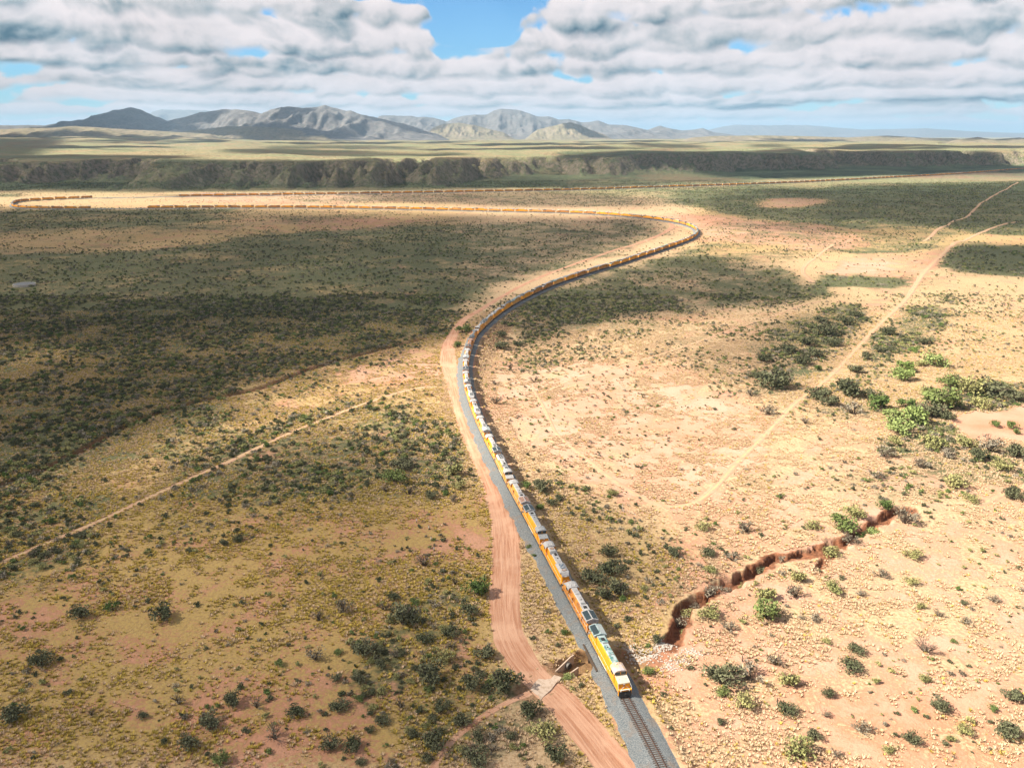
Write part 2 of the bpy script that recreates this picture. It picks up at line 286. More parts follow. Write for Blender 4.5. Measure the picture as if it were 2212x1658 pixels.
SHRUB = paint(.10, [
 ([(-400,296),(2700,296),(2700,345),(-400,345)], .27, 40, 4),
 ([(-400,346),(1400,350),(1400,400),(1060,406),(-400,412)], .5, 30, 3),
 ([(-400,395),(1200,392),(1200,404),(-400,410)], .8, 30, 2),
 ([(1200,326),(2140,330),(2300,356),(2300,374),(1560,384),(1200,350)], .55, 20, 3),
 ([(1500,362),(2300,358),(2300,372),(1600,384)], .9, 30, 3),
 ([(-400,418),(60,416),(60,425),(-400,430)], .6, 30, 2),
 ([(-400,448),(520,447),(600,460),(420,500),(-400,520)], .65, 60, 5),
 ([(520,452),(900,456),(820,474),(500,490)], .4, 60, 5),
 ([(-400,520),(400,500),(900,480),(1300,480),(1450,500),(1300,560),(1050,620),(980,720),(830,765),(600,840),(450,900),(300,960),(150,1060),(-400,1140)], .72, 50, 18),
 ([(-400,510),(150,500),(420,498),(600,500),(200,545),(-400,560)], .35, 60, 5),
 ([(1060,490),(1390,478),(1440,500),(1300,545),(1150,590),(1060,560)], .55, 40, 10),
 ([(500,820),(650,800),(850,770),(930,745),(900,770),(760,810),(700,850),(500,905),(380,950)], .35, 40, 10),
 ([(150,980),(400,890),(560,850),(600,870),(460,950),(300,1010),(120,1080)], .5, 30, 10),
 ([(420,960),(620,900),(800,860),(930,880),(1000,960),(1010,1070),(860,1080),(640,1075),(480,1090),(300,1090)], .62, 40, 18),
 ([(-400,1090),(230,1050),(300,1100),(180,1220),(0,1300),(-400,1320)], .6, 50, 25),
 ([(300,1090),(640,1080),(560,1140),(300,1220),(150,1260)], .3, 40, 20),
 ([(1080,660),(1230,605),(1430,550),(1540,520),(1640,550),(1740,610),(1760,650),(1580,668),(1380,692),(1150,740),(1060,720)], .7, 30, 12),
 ([(1090,745),(1400,700),(1560,690),(1620,720),(1560,800),(1400,775),(1150,800)], .42, 40, 14), ([(1130,1000),(1300,1080),(1480,1200),(1460,1330),(1330,1330),(1200,1150)], .34, 20, 14),
 ([(560,420),(1300,412),(1420,420),(1430,452),(1000,440),(620,438)], .42, 60, 6), ([(1500,478),(1800,480),(2100,500),(2060,530),(1760,560),(1560,560),(1520,520)], .42, 50, 8), ([(1900,560),(2212,600),(2300,700),(2060,700),(1900,640)], .3, 40, 14),
 ([(1230,392),(1560,384),(1700,400),(1500,425),(1300,430),(1150,410)], .45, 40, 5),
 ([(1440,410),(1700,402),(2300,388),(2300,520),(2050,500),(1900,490),(1750,488),(1600,470),(1450,440)], .78, 40, 6),
 ([(1660,425),(1790,430),(1760,445),(1640,445)], .15, 20, 3), ([(2030,372),(2300,368),(2300,388),(1960,392)], .12, 20, 3),
 ([(1560,560),(1750,545),(1750,560),(1600,600)], .45, 40, 8),
 ([(1800,540),(2010,525),(2020,540),(1860,560)], .7, 20, 5),
 ([(1770,600),(1960,598),(1970,620),(1800,632),(1740,640)], .85, 20, 6),
 ([(2060,525),(2300,530),(2300,600),(2100,595),(2030,575)], .95, 25, 6),
 ([(1640,700),(1780,670),(1870,660),(1850,710),(1760,780),(1720,850),(1620,850),(1600,780)], .7, 30, 14),
 ([(1500,760),(1620,720),(1620,860),(1480,850)], .35, 40, 20),
 ([(1900,700),(2060,640),(2120,640),(2080,700),(1990,760),(1840,810),(1830,780)], .75, 25, 12),
 ([(2060,620),(2300,610),(2300,760),(2060,760)], .22, 40, 20),
 ([(1760,820),(1900,810),(1920,900),(1800,910),(1740,880)], .5, 20, 10),
 ([(1900,960),(1960,880),(2080,820),(2212,840),(2300,860),(2300,880),(2200,880),(2090,900),(2040,960),(1950,980)], .8, 15, 10),
 ([(2000,960),(2300,950),(2300,1070),(2080,1040),(1980,1010)], .6, 30, 12),
 ([(1780,1020),(2000,990),(2050,1080),(1900,1110)], .35, 30, 15),
 ([(2050,890),(2300,870),(2300,945),(2080,950)], .0, 8, 4),
 ([(860,1260),(1040,1220),(1060,1330),(1030,1420),(1120,1500),(1180,1640),(900,1660),(760,1500),(800,1320)], .45, 40, 30)])
BARE = paint(.36, [
 ([(-400,296),(2700,296),(2700,345),(-400,345)], .4, 40, 3),
 ([(400,416),(1000,412),(1000,436),(400,440)], .72, 60, 3), ([(560,470),(900,466),(900,488),(600,500)], .6, 60, 5),
 ([(1420,462),(1540,465),(1760,490),(1880,510),(1880,530),(1640,532),(1520,520),(1500,500)], .75, 30, 5),
 ([(1790,565),(1960,560),(2010,575),(1960,596),(1780,598)], .85, 20, 4), ([(1700,540),(1790,515),(1840,520),(1800,545)], .8, 20, 4),
 ([(2040,372),(2300,370),(2300,386),(1960,392)], .7, 20, 3), ([(1660,426),(1780,428),(1760,444),(1640,444)], .7, 20, 3),
 ([(1010,780),(1300,770),(1480,800),(1620,870),(1700,900),(1620,1040),(1500,1140),(1400,1110),(1180,1010),(1060,900)], .74, 50, 25),
 ([(1900,560),(2060,540),(2000,620),(1880,690)], .6, 30, 10),
 ([(1500,1080),(1800,900),(1960,960),(2300,1080),(2300,1700),(1500,1700)], .64, 60, 40),
 ([(1430,1380),(1500,1360),(1560,1420),(1500,1480),(1400,1480),(1390,1440)], .9, 15, 12),
 ([(800,1120),(1060,1120),(1060,1200),(950,1215),(800,1190)], .72, 30, 15),
 ([(480,1480),(620,1400),(760,1380),(1000,1300),(1040,1380),(950,1480),(820,1660),(430,1690)], .58, 50, 40),
 ([(240,1500),(420,1480),(420,1540),(260,1580)], .66, 40, 20),
 ([(440,1280),(560,1220),(640,1240),(520,1310)], .6, 30, 12),
 ([(-400,1120),(400,1150),(700,1100),(1000,1090),(1020,1130),(760,1200),(480,1420),(-400,1460)], .50, 60, 30),
 ([(700,790),(960,760),(960,830),(760,840)], .75, 30, 10), ([(450,990),(760,920),(900,900),(960,1000),(640,1060)], .6, 50, 20),
 ([(1180,1080),(1300,1350),(1240,1430),(1340,1658),(1290,1658),(1160,1430),(1130,1200)], .12, 12, 12),
 ([(2060,890),(2300,870),(2300,945),(2080,950)], 1., 8, 4)])
GOLD = paint(.25, [
 ([(-400,296),(2700,296),(2700,420),(-400,420)], .5, 40, 10), ([(-400,440),(1000,440),(1000,1100),(-400,1100)], .6, 60, 30),
 ([(-400,1100),(400,1050),(1060,1050),(1100,1300),(1000,1658),(-400,1658)], .8, 50, 40),
 ([(1130,1040),(1480,1180),(1480,1400),(1400,1658),(1250,1658),(1130,1300)], .55, 40, 40), ([(1500,400),(2300,400),(2300,560),(1500,560)], .6, 40, 20),
 ([(1700,560),(2300,560),(2300,900),(1700,900)], .35, 40, 40)])

# ------------------------------------------------------------------ terrain
foot = PT([(-500,414),(0,413),(300,411.5),(796,407.5),(1000,404),(1110,398),(1200,386),(1330,381),(1450,378),(1620,372),(1800,366),(2130,359.5),(2500,352)])
foot = foot[np.argsort(foot[:, 0])]
DEP = P(1120, 738); BR_S = None
def terrain(X, Y, tracks=True):
    sh = X.shape; X = np.asarray(X, float).ravel(); Y = np.asarray(Y, float).ravel()
    R = np.hypot(X, Y)
    z = (fbm(X / 70, Y / 70, 3, 5) - .5) * 1.6 * sst(R, 60, 260)
    mid = sst(Y, 450, 900) * (1 - sst(Y, 9000, 16000) * .5)
    z += mid * (fbm(X / 230, Y / 160, 4, 11) - .5) * 9
    z += mid * -6. * np.clip(ridg(X / 320 + .3 * fbm(X / 90, Y / 90, 2, 4), Y / 260, 3, 21) - .74, 0, 1) / .26
    # the eroded bluff and the plateau behind it
    yf = np.interp(X, foot[:, 0], foot[:, 1]); lat = sst(X, -200, 1200)
    s = Y - yf - 380 * sst(fbm(X / 260, X * 0, 3, 49), .56, .74) * sst(Y - yf, -50, 200)
    sp = ridg(X / 120 + .25 * fbm(X / 60, Y / 60, 2, 8), Y / 420, 5, 31, .6)
    wd = 170 + 190 * (1 - lat) + 260 * fbm(X / 500, Y * 0, 2, 41)
    t = s / wd + (sp - .60) * (1.0 + 2.2 * fbm(X / 420, X * 0, 2, 47)) * sst(s, -40, 100)
    top = 40 + 24 * fbm(X / 260, Y / 400, 3, 51) + 5 * lat
    pl = sst(t, 0, 1.0) * top
    z = z * (1 - sst(t, .0, .3)) + pl
    far = sst(s, 250, 1400)
    z += far * ((fbm(X / 700, Y / 900, 5, 61) - .5) * 46 - 10 * (ridg(X / 420, Y / 380, 4, 66) - .6)) * sst(Y, 2000, 5000)
    z += sst(Y, 5000, 9500) * (1 - sst(X / np.maximum(Y, 1), -.55, -.15)) * 62 * (.5 + fbm(X / 900, Y / 900, 3, 71))
    if not tracks: return z.reshape(sh)
    # railway formation
    d, ts = TRK.dist(X, Y); ad = np.abs(d)
    dep = -4.2 * np.exp(-(((X - DEP[0]) / 26) ** 2 + ((Y - DEP[1]) / 60) ** 2)) * sst(-d if d.shape else d, 3, 7)
    z += dep
    fl = sst(ad, 9, 60); z = np.where(Y < 2600, z * (fl * (1 - sst(t, .0, .2)) + sst(t, 0, .2)) + dep * (1 - fl), z)
    z = np.where(ad < 60, np.where(ad < 5.4, .72, np.maximum(z, .72 - (ad - 5.4) * .42)), z)
    gn = fbm(X / 3.4, Y / 3.4, 4, 81, .65)
    for pth, w, dp, wall in ((GUL, 1.35, 2.9, .7), (GUL2, 1.1, 1.8, .8), (WSH, 2.2, 1.9, 1.6), (LW, 1.6, 2.0, 1.6)):
        g, gs = pth.dist(X, Y); g = np.abs(g)
        ends = sst(gs, 0, 6) * sst(pth.L - gs, 0, 14) * (1 if pth is not GUL else .55 + .45 * sst(np.abs(gs - pth.L * .57), 2, 8))
        ww = w + (gn - .5) * (3.8 if pth is GUL else 2.0) + ((fbm(gs / 9., gs * 0, 3, 85) - .5) * 3.6 if pth is GUL else 0); wall = wall * (1 + 3.2 * sst(fbm(gs / 5. + np.sign(g) * 9, gs * 0, 2, 87), .5, .7)) if pth is GUL else wall
        c = 1 - sst(g, ww, ww + wall)
        z = z * (1 - c * ends) + np.minimum(z, -dp + gn * .5) * c * ends
    rd, rs = ROADS['dirt_road'].dist(X, Y); rw = np.interp(rs, ROADS['dirt_road'].s, ROADS['dirt_road'].w)
    c = 1 - sst(np.abs(rd), rw + .2, rw + 4.5); z = z * (1 - c) + np.maximum(z, -.25) * 0 * c + c * np.clip(z, -.2, .2)
    z += .12 * np.exp(-((np.abs(rd) - rw - .5) / .5) ** 2)
    return z.reshape(sh)

ys = [-60.]
while ys[-1] < 75000:
    y = ys[-1]; d_ = max(y, 0)
    st = 6 if y < 95 else .62 * (d_ * d_ + CH * CH) / (CH * F) * 2.1
    if y > 1700 and y < 5200: st = min(st, 14 + max(0, y - 3600) * .012)
    elif y >= 5200: st = min(st, 34 + (y - 5200) * .035)
    ys.append(y + st)
YS = np.array(ys); uc = np.linspace(-.70, .70, 620)
ue = .70 + (np.linspace(0, 1, 46)[1:] ** 1.6) * .9
US = np.concatenate([-ue[::-1], uc, ue])
WY = np.sqrt(np.maximum(YS, 0) ** 2 + 70 ** 2)
GX = US[None, :] * WY[:, None]; GY = np.repeat(YS[:, None], len(US), 1)
GZ = terrain(GX, GY)
def ground_z(X, Y):
    X = np.asarray(X, float); Y = np.asarray(Y, float)
    fi = np.interp(Y, YS, np.arange(len(YS))); i = np.clip(fi.astype(int), 0, len(YS) - 2); fy = fi - i
    def row(k):
        fj = np.interp(X / WY[k], US, np.arange(len(US))); j = np.clip(fj.astype(int), 0, len(US) - 2); fx = fj - j
        return GZ[k, j] * (1 - fx) + GZ[k, j + 1] * fx
    return row(i) * (1 - fy) + row(i + 1) * fy

def mesh_np(name, V, Q, mats=(), smooth=True, uv=None):
    me = bpy.data.meshes.new(name); V = np.asarray(V, np.float32); Q = np.asarray(Q, np.int32)
    me.vertices.add(len(V)); me.vertices.foreach_set('co', V.ravel())
    k = Q.shape[1]; me.loops.add(Q.size); me.loops.foreach_set('vertex_index', Q.ravel())
    me.polygons.add(len(Q)); me.polygons.foreach_set('loop_start', np.arange(len(Q), dtype=np.int32) * k)
    me.polygons.foreach_set('loop_total', np.full(len(Q), k, np.int32))
    if smooth: me.polygons.foreach_set('use_smooth', np.ones(len(Q), bool))
    me.update(calc_edges=True)
    for m_ in mats: me.materials.append(m_)
    return me
def gridq(nr, nc):
    i = np.arange(nr - 1)[:, None] * nc + np.arange(nc - 1)[None, :]; i = i.ravel()
    return np.stack([i, i + 1, i + nc + 1, i + nc], 1)
def link(name, me, parent=None, loc=None, kind=None, label=None, cat=None, group=None):
    o = bpy.data.objects.new(name, me); SC.collection.objects.link(o)
    if parent: o.parent = parent
    if loc is not None: o.location = loc
    if kind: o['kind'] = kind
    if label: o['label'] = label
    if cat: o['category'] = cat
    if group: o['group'] = group
    return o
def attr(me, name, data, typ='FLOAT_COLOR', dom='POINT'):
    a = me.attributes.new(name, typ, dom); d = np.asarray(data, np.float32 if typ != 'INT' else np.int32)
    a.data.foreach_set('color' if typ == 'FLOAT_COLOR' else 'vector' if typ == 'FLOAT_VECTOR' else 'value', d.ravel())
def mat(name):
    m = bpy.data.materials.new(name); m.use_nodes = True; m.node_tree.nodes.clear(); n = N(m.node_tree)
    b = n.new('ShaderNodeBsdfPrincipled'); o = n.new('ShaderNodeOutputMaterial'); n.link(b.outputs[0], o.inputs[0])
    b.inputs['Roughness'].default_value = .9; b.inputs['Specular IOR Level'].default_value = .15
    return m, n, b

def far_z(X, Y):
    z = np.zeros_like(np.asarray(X, float)); m = np.asarray(Y) > 1700
    if m.any(): z[m] = np.maximum(terrain(np.asarray(X)[m], np.asarray(Y)[m], False), 0)
    return z
def cover(X, Y):
    px, py = PR(X, Y, far_z(X, Y))
    wx_ = (fbm(X / 38, Y / 38, 4, 101) - .5); wy_ = (fbm(X / 38, Y / 38, 4, 111) - .5)
    sc = np.clip(1740 * 60 / np.maximum(Y, 100) / 3, 14, 90)
    qx = px + wx_ * sc * 2; qy = py + wy_ * np.clip(sc * 118 / np.maximum(Y, 100) * 3., 4., 60)
    return [np.clip(samp(a, qx, qy), 0, 1) for a in (SHRUB, BARE, GOLD)]
cs, cb, cg = cover(GX, GY)
trd, _ = TRK.dist(GX, GY); trd = trd.reshape(GX.shape)
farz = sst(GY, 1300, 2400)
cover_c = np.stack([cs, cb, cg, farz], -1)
cut = sst(-trd, 4.8, 6) * (1 - sst(-trd, 13, 16)) * np.exp(-(((GX - DEP[0]) / 30) ** 2 + ((GY - DEP[1]) / 60) ** 2) ** 2)

gm, n, b = mat('ground')
ca = n.new('ShaderNodeAttribute', attribute_name='cover'); cr = n.new('ShaderNodeSeparateColor'); n.link(ca.outputs[0], cr.inputs[0])
SH_, BA_, GO_ = cr.outputs[0], cr.outputs[1], cr.outputs[2]; FA_ = ca.outputs[3]
rk = n.new('ShaderNodeAttribute', attribute_name='raw').outputs[2]
pos = n.new('ShaderNodeNewGeometry').outputs[0]
n_big = n.noise(pos, .012, 5, .6, .3); n_mid = n.noise(pos, .07, 5, .6); n_sm = n.noise(pos, .9, 4, .65); n_fin = n.noise(pos, 4., 3, .6)
soil = n.mix(n.ss(n_mid, .35, .65), (.62, .365, .265), (.55, .265, .165))
soil = n.mix(n.m('MULTIPLY', n.ss(n_big, .3, .62), n.ss(BA_, .5, .75)), soil, (.66, .475, .375))
soil = n.mix(n.m('MULTIPLY', GO_, .8), soil, n.mix(n.ss(n_mid, .35, .65), (.45, .215, .12), (.37, .155, .078)))
soil = n.mix(n.m('MULTIPLY', n.ss(n_fin, .3, .7), .35), soil, (.36, .19, .11))
grass = n.mix(GO_, (.60, .435, .31), (.34, .235, .05))
grass = n.mix(n.m('MULTIPLY', n.ss(n_fin, .35, .7), .5), grass, n.mix(GO_, (.62, .52, .34), (.44, .31, .08)))
gt = n.m('ADD', n.m('ADD', n.m('MULTIPLY', n_sm, .55), n.m('MULTIPLY', n_mid, .75)), n.m('MULTIPLY', n_big, .35))
thr = n.m('ADD', n.m('MULTIPLY', BA_, .42), .58)
gm_ = n.ss(n.m('SUBTRACT', gt, thr), -.06, .07)
gm_ = n.m('MULTIPLY', gm_, n.ss(BA_, 1., .85))
col = n.mix(gm_, soil, grass)
gsh = n.m('MULTIPLY', n.ss(n.m('SUBTRACT', gt, thr), -.10, -.02), n.ss(n.m('SUBTRACT', gt, thr), .03, -.03))
col = n.mix(n.m('MULTIPLY', gsh, .35), col, (.22, .14, .07))
clp = n.noise(pos, 1.15, 3, .6); nearf = n.m('SUBTRACT', 1., FA_)
col = n.mix(n.m('MULTIPLY', n.ss(clp, .54, .40), n.m('MULTIPLY', gm_, .55)), col, (.27, .175, .085))
# scrub: dots where the plants stand too far off to be built one by one
v1 = n.noise(pos, .16, 4, .7); v2 = n.noise(pos, .045, 5, .7, .4); v3 = n.noise(pos, .0075, 5, .65, .5)
vs = n.m('ADD', n.m('ADD', n.m('MULTIPLY', v1, .35), n.m('MULTIPLY', v2, .4)), n.m('MULTIPLY', v3, .35))
thd = n.m('SUBTRACT', n.m('SUBTRACT', .73, n.m('MULTIPLY', SH_, .27)), n.m('MULTIPLY', FA_, .045))
dot = n.ss(n.m('SUBTRACT', vs, thd), -.03, .06)
dot = n.m('MULTIPLY', dot, n.m('ADD', n.m('MULTIPLY', FA_, .5), .42))
green = n.mix(n.ss(n_sm, .4, .6), (.085, .10, .045), (.15, .135, .085))
col = n.mix(dot, col, green)
st_ = n.m('MULTIPLY', n.ss(v3, .40, .62), n.m('MULTIPLY', SH_, .5))
col = n.mix(n.m('MULTIPLY', st_, .6), col, (.15, .165, .08))
low = n.m('ADD', n.m('MULTIPLY', n.noise(pos, .33, 5, .7), .6), n.m('MULTIPLY', n.noise(pos, .05, 4, .6), .4))
low = n.m('ADD', low, n.m('MULTIPLY', n.m('SUBTRACT', n.noise(pos, .011, 4, .6, .4), .5), .5))
lc = n.ss(n.m('ADD', low, n.m('MULTIPLY', n.m('SUBTRACT', SH_, .5), .42)), .42, .60)
col = n.mix(n.m('MULTIPLY', n.m('MULTIPLY', lc, n.ss(SH_, .08, .5)), .88), col, n.mix(n.ss(n_sm, .35, .65), (.045, .08, .034), (.13, .135, .07)))
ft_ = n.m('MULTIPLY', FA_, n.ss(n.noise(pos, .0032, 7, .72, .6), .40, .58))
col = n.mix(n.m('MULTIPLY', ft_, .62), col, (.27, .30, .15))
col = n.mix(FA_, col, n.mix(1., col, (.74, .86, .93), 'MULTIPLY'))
nz_ = n.sep(n.new('ShaderNodeNewGeometry').outputs[1])[2]
stp = n.m('MULTIPLY', n.ss(nz_, .985, .90), FA_)
col = n.mix(n.m('MULTIPLY', stp, .8), col, n.mix(n.ss(n.noise(pos, .09, 5, .7), .42, .58), (.30, .245, .20), (.13, .135, .08)))
rawc = n.mix(n.ss(n_sm, .3, .7), (.29, .13, .07), (.13, .055, .03))
col = n.mix(rk, col, rawc)
col = n.mix(1., col, (.72, .71, .70), 'MULTIPLY')
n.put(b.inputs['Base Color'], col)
bp = n.new('ShaderNodeBump'); bp.inputs['Distance'].default_value = 1.; bp.inputs['Strength'].default_value = .9
n.put(bp.inputs['Height'], n.m('ADD', n.m('ADD', n.m('MULTIPLY', n_sm, .35), n.m('MULTIPLY', n_fin, .08)), n.m('MULTIPLY', n.noise(pos, .06, 5, .6), n.m('MULTIPLY', FA_, 14.))))
n.link(bp.outputs[0], b.inputs['Normal'])

gme = mesh_np('ground', np.stack([GX, GY, GZ], -1).reshape(-1, 3), gridq(*GX.shape), [gm])
attr(gme, 'cover', cover_c.reshape(-1, 4)); 
gd = GUL.dist(GX, GY)[0]; gd2 = GUL2.dist(GX, GY)[0]; gdw = WSH.dist(GX, GY)[0]; gdl = LW.dist(GX, GY)[0]
raw = np.maximum.reduce([1 - sst(np.abs(gd) - (fbm(GX / 3.4, GY / 3.4, 4, 81, .65).ravel() - .5) * 3.6, 2.1, 2.9), 1 - sst(np.abs(gd2), 1.4, 2.2), .55 * (1 - sst(np.abs(gdw), 3.5, 4.5)), .7 * (1 - sst(np.abs(gdl), 2.2, 3.2)), .9 * cut.ravel()])
attr(gme, 'raw', raw, 'FLOAT')
link('ground', gme, kind='structure')

# ------------------------------------------------------------------ mountains
def mount_mat(name, c1, c2, c3):
    m, n, b = mat(name); pos = n.new('ShaderNodeNewGeometry').outputs[0]
    a = n.noise(pos, .004, 8, .65, .5); c = n.noise(pos, .02, 6, .7)
    col = n.mix(n.ss(a, .35, .65), c1, c2); col = n.mix(n.m('MULTIPLY', n.ss(c, .45, .62), .7), col, c3)
    n.put(b.inputs['Base Color'], col)
    bp = n.new('ShaderNodeBump'); bp.inputs['Distance'].default_value = 18; bp.inputs['Strength'].default_value = .8
    n.put(bp.inputs['Height'], n.m('ADD', n.noise(pos, .012, 7, .6), 0.)); n.link(bp.outputs[0], b.inputs['Normal'])
    return m
mm1 = mount_mat('mountain_rock', (.10, .098, .102), (.15, .14, .138), (.052, .062, .052))
mm2 = mount_mat('pale_hill', (.20, .165, .12), (.165, .145, .09), (.08, .085, .05))
def mountain(name, prof, r0, depth, base, seed, m, nx=340, nr=60, spur=.4, back=.6):
    p = np.array(prof, float); x = np.linspace(p[0, 0], p[-1, 0], nx)
    y = np.interp(x, p[:, 0], p[:, 1]) + (fbm(x / 16, x * 0, 4, seed) - .5) * 3.2 * np.clip((285 - np.interp(x, p[:, 0], p[:, 1])) / 20, 0, 1)
    tt = np.linspace(-1, back, nr)
    u = (x - 1106) / F
    rr = r0 + tt * depth
    edge = sst(x, p[0, 0], p[0, 0] + 40) * sst(-x, -p[-1, 0], -p[-1, 0] + 40)
    V = []
    for k, t in enumerate(tt):
        r = rr[k]; Xk = u * r0 * (1 + t * depth / r0 * .5); Yk = np.full_like(x, r) + 0 * x
        # height needed on the crest for the skyline
        ang = math.tan(TH) ; yc = -(y - 829) / F
        sl = (-math.sin(TH) + yc * math.cos(TH)) / (math.cos(TH) + yc * math.sin(TH))
        zt = (CH + r0 * sl - base) * edge - 14 * (1 - edge)
        w = r0 * 0 + ridg(Xk / (depth * .22), r / (depth * .5) + 0 * Xk, 5, seed + 5, .55)
        tl = (fbm(Xk / (depth * .4), Xk * 0, 2, seed + 9) - .5) * .5
        q = np.clip(1 - np.abs(t) ** .9 if t < 0 else 1 - (t / back), 0, 1)
        q = q ** 1.15
        side = (1 - q) * q * 4
        z = zt * np.clip(q + side * (w - .62) * spur * 1.6, 0, 1.02 if abs(t) > .08 else 1.0)
        z = np.maximum(z, -5) * np.where(q <= 0, 0, 1) + (-25 if q <= 0.001 else 0)
        V.append(np.stack([Xk, Yk, base + z * 1.], 1))
    me = mesh_np(name, np.concatenate(V), gridq(nr, nx), [m])
    return link(name, me, kind='structure')
P1 = [(-260,276),(-100,274),(0,272),(47,271),(144,270.5),(169,267),(216,259),(252,255.5),(288,238),(328,232),(346,236),(378,253),(400,262),(432,254),(468,242.5),(497,239),(518,235),(547,237),(576,241),(594,245),(612,238),(648,229),(677,233),(702,232),(724,227),(745,233),(767,240),(775,238),(798,248),(827,253),(852,260),(881,267),(902,273),(931,284),(960,291),(990,296)]
mountain('mountain', P1, 14500, 3200, 40, 3, mm1, 420, 84, .55)
P2 = [(800,262),(830,249),(863,249),(899,251),(946,254),(971,262),(989,254),(1025,248),(1054,247),(1068,238),(1084,234),(1115,236),(1129,240),(1158,251),(1180,251),(1201,258),(1223,257),(1248,263),(1266,263),(1284,260.5),(1306,269),(1342,270),(1356,274),(1385,281),(1410,271),(1432,278),(1457,282),(1482,280),(1499,277),(1520,285),(1560,291),(1600,295)]
mountain('mountain', P2, 21000, 4200, 40, 13, mm1, 340, 60, .5)
mountain('mountain', [(330,262),(360,243),(389,236),(454,237),(500,240),(560,256),(600,270)], 34000, 5000, 40, 23, mm1, 120, 30, .3)
mountain('mountain', [(1470,290),(1520,278),(1560,269.5),(1639,271),(1668,269),(1722,271),(1769,275),(1830,280),(1960,277),(2040,283),(2140,287),(2300,290)], 40000, 6000, 40, 33, mm1, 260, 30, .3)
mountain('hill', [(1120,296),(1135,287),(1160,279),(1190,271),(1210,266),(1225,263.5),(1245,269),(1265,279),(1288,288),(1310,293),(1330,296)], 15500, 1200, 50, 43, mm2, 140, 40, .4)
mountain('hill', [(905,293),(930,283),(960,268),(996,263.5),(1032,270),(1068,281),(1100,288),(1125,293)], 16500, 1400, 50, 53, mm2, 140, 40, .4)
mountain('hill', [(390,290),(440,282),(520,273),(560,272),(640,277),(700,287),(760,292)], 12000, 900, 50, 63, mm2, 160, 36, .4)
mountain('hill', [(-300,285),(0,281),(120,276),(210,272),(300,278),(420,285),(520,291)], 10000, 1200, 55, 73, mm2, 240, 40, .4)
mountain('hill', [(1990,306),(2030,301),(2068,296),(2100,301.5),(2154,297),(2204,303),(2240,299),(2320,304)], 8200, 500, 60, 83, mm2, 120, 30, .4)
mountain('hill', [(1440,300),(1520,294),(1620,292.5),(1700,294),(1800,297),(1880,293),(1960,298),(2060,300)], 11000, 800, 55, 93, mm2, 200, 30, .4)

# ------------------------------------------------------------------ clouds overhead, out of view, shaped to lay the mapped shade on the land
cm = bpy.data.materials.new('cloud_vapour'); cm.use_nodes = True; cm.node_tree.nodes.clear(); n = N(cm.node_tree)
ta = n.new('ShaderNodeAttribute', attribute_name='thick'); tr = n.new('ShaderNodeBsdfTransparent'); tl = n.new('ShaderNodeBsdfTranslucent'); df = n.new('ShaderNodeBsdfDiffuse')
tl.inputs[0].default_value = (.12, .13, .15, 1); df.inputs[0].default_value = (.75, .75, .75, 1)
m1 = n.new('ShaderNodeMixShader'); m1.inputs[0].default_value = .5; n.link(tl.outputs[0], m1.inputs[1]); n.link(df.outputs[0], m1.inputs[2])
m2 = n.new('ShaderNodeMixShader'); n.link(ta.outputs[2], m2.inputs[0]); n.link(tr.outputs[0], m2.inputs[1]); n.link(m1.outputs[0], m2.inputs[2])
oo = n.new('ShaderNodeOutputMaterial'); n.link(m2.outputs[0], oo.inputs[0])
CLH = 2600.
def cloud_sheet(name, X, Y, D, z=0.):
    nr, nc = X.shape
    lump = fbm(X / 120, Y / 120, 3, 7) * 60
    k = TO_SUN / TO_SUN.z; hb = CLH - lump * D * .3
    bot = np.stack([X + k.x * (hb - z), Y + k.y * (hb - z), hb + 0 * X], -1).reshape(-1, 3)
    thk = (.5 + 260 * D + lump * D * 2)
    ht = CLH + thk
    tp_ = np.stack([X + k.x * (ht - z), Y + k.y * (ht - z), ht + 0 * X], -1).reshape(-1, 3)
    f = (1 - np.sqrt(np.clip(1 - D, 0, 1))).ravel(); Q = gridq(nr, nc)
    Q = Q[(f[Q] > .012).any(1)]; Q2 = np.concatenate([Q[:, ::-1], Q + nr * nc])
    used = np.unique(Q2); rem = np.full(nr * nc * 2, -1); rem[used] = np.arange(len(used))
    me = mesh_np(name, np.concatenate([bot, tp_])[used], rem[Q2], [cm]); attr(me, 'thick', np.concatenate([f, f])[used], 'FLOAT')
    return link(name, me, kind='structure')
cy = np.concatenate([np.linspace(100, 600, 110), np.geomspace(606, 12500, 190)]); cu = np.linspace(-1.05, 1.05, 260)
CX = cu[None, :] * np.sqrt(cy ** 2 + 4900)[:, None]; CY = np.repeat(cy[:, None], 260, 1)
CZ = boxb(boxb(far_z(CX, CY), 4, 0), 4, 1); px_, py_ = PR(CX, CY, CZ)
wn = (fbm(CX / 60, CY / 60, 4, 131) - .5); sc_ = np.clip(60000 / np.maximum(CY, 100), 6, 120)
SD = samp(SHADE, px_ + wn * sc_, py_ + (fbm(CX / 60, CY / 60, 4, 141) - .5) * sc_ * np.clip(200 / CY, .04, 1))
patch = sst(CY, 2300, 3200) * .8 * sst(fbm(CX / 1300, CY / 650, 4, 181), .56, .64)
SD = np.maximum(SD * (.72 + .56 * fbm(CX / 90, CY / 130, 4, 191)), patch)
SD = np.clip(1 - (1 - np.clip(SD, 0, 1)) ** 2.1, 0, .98)
cloud_sheet('clouds', CX, CY, SD, CZ)
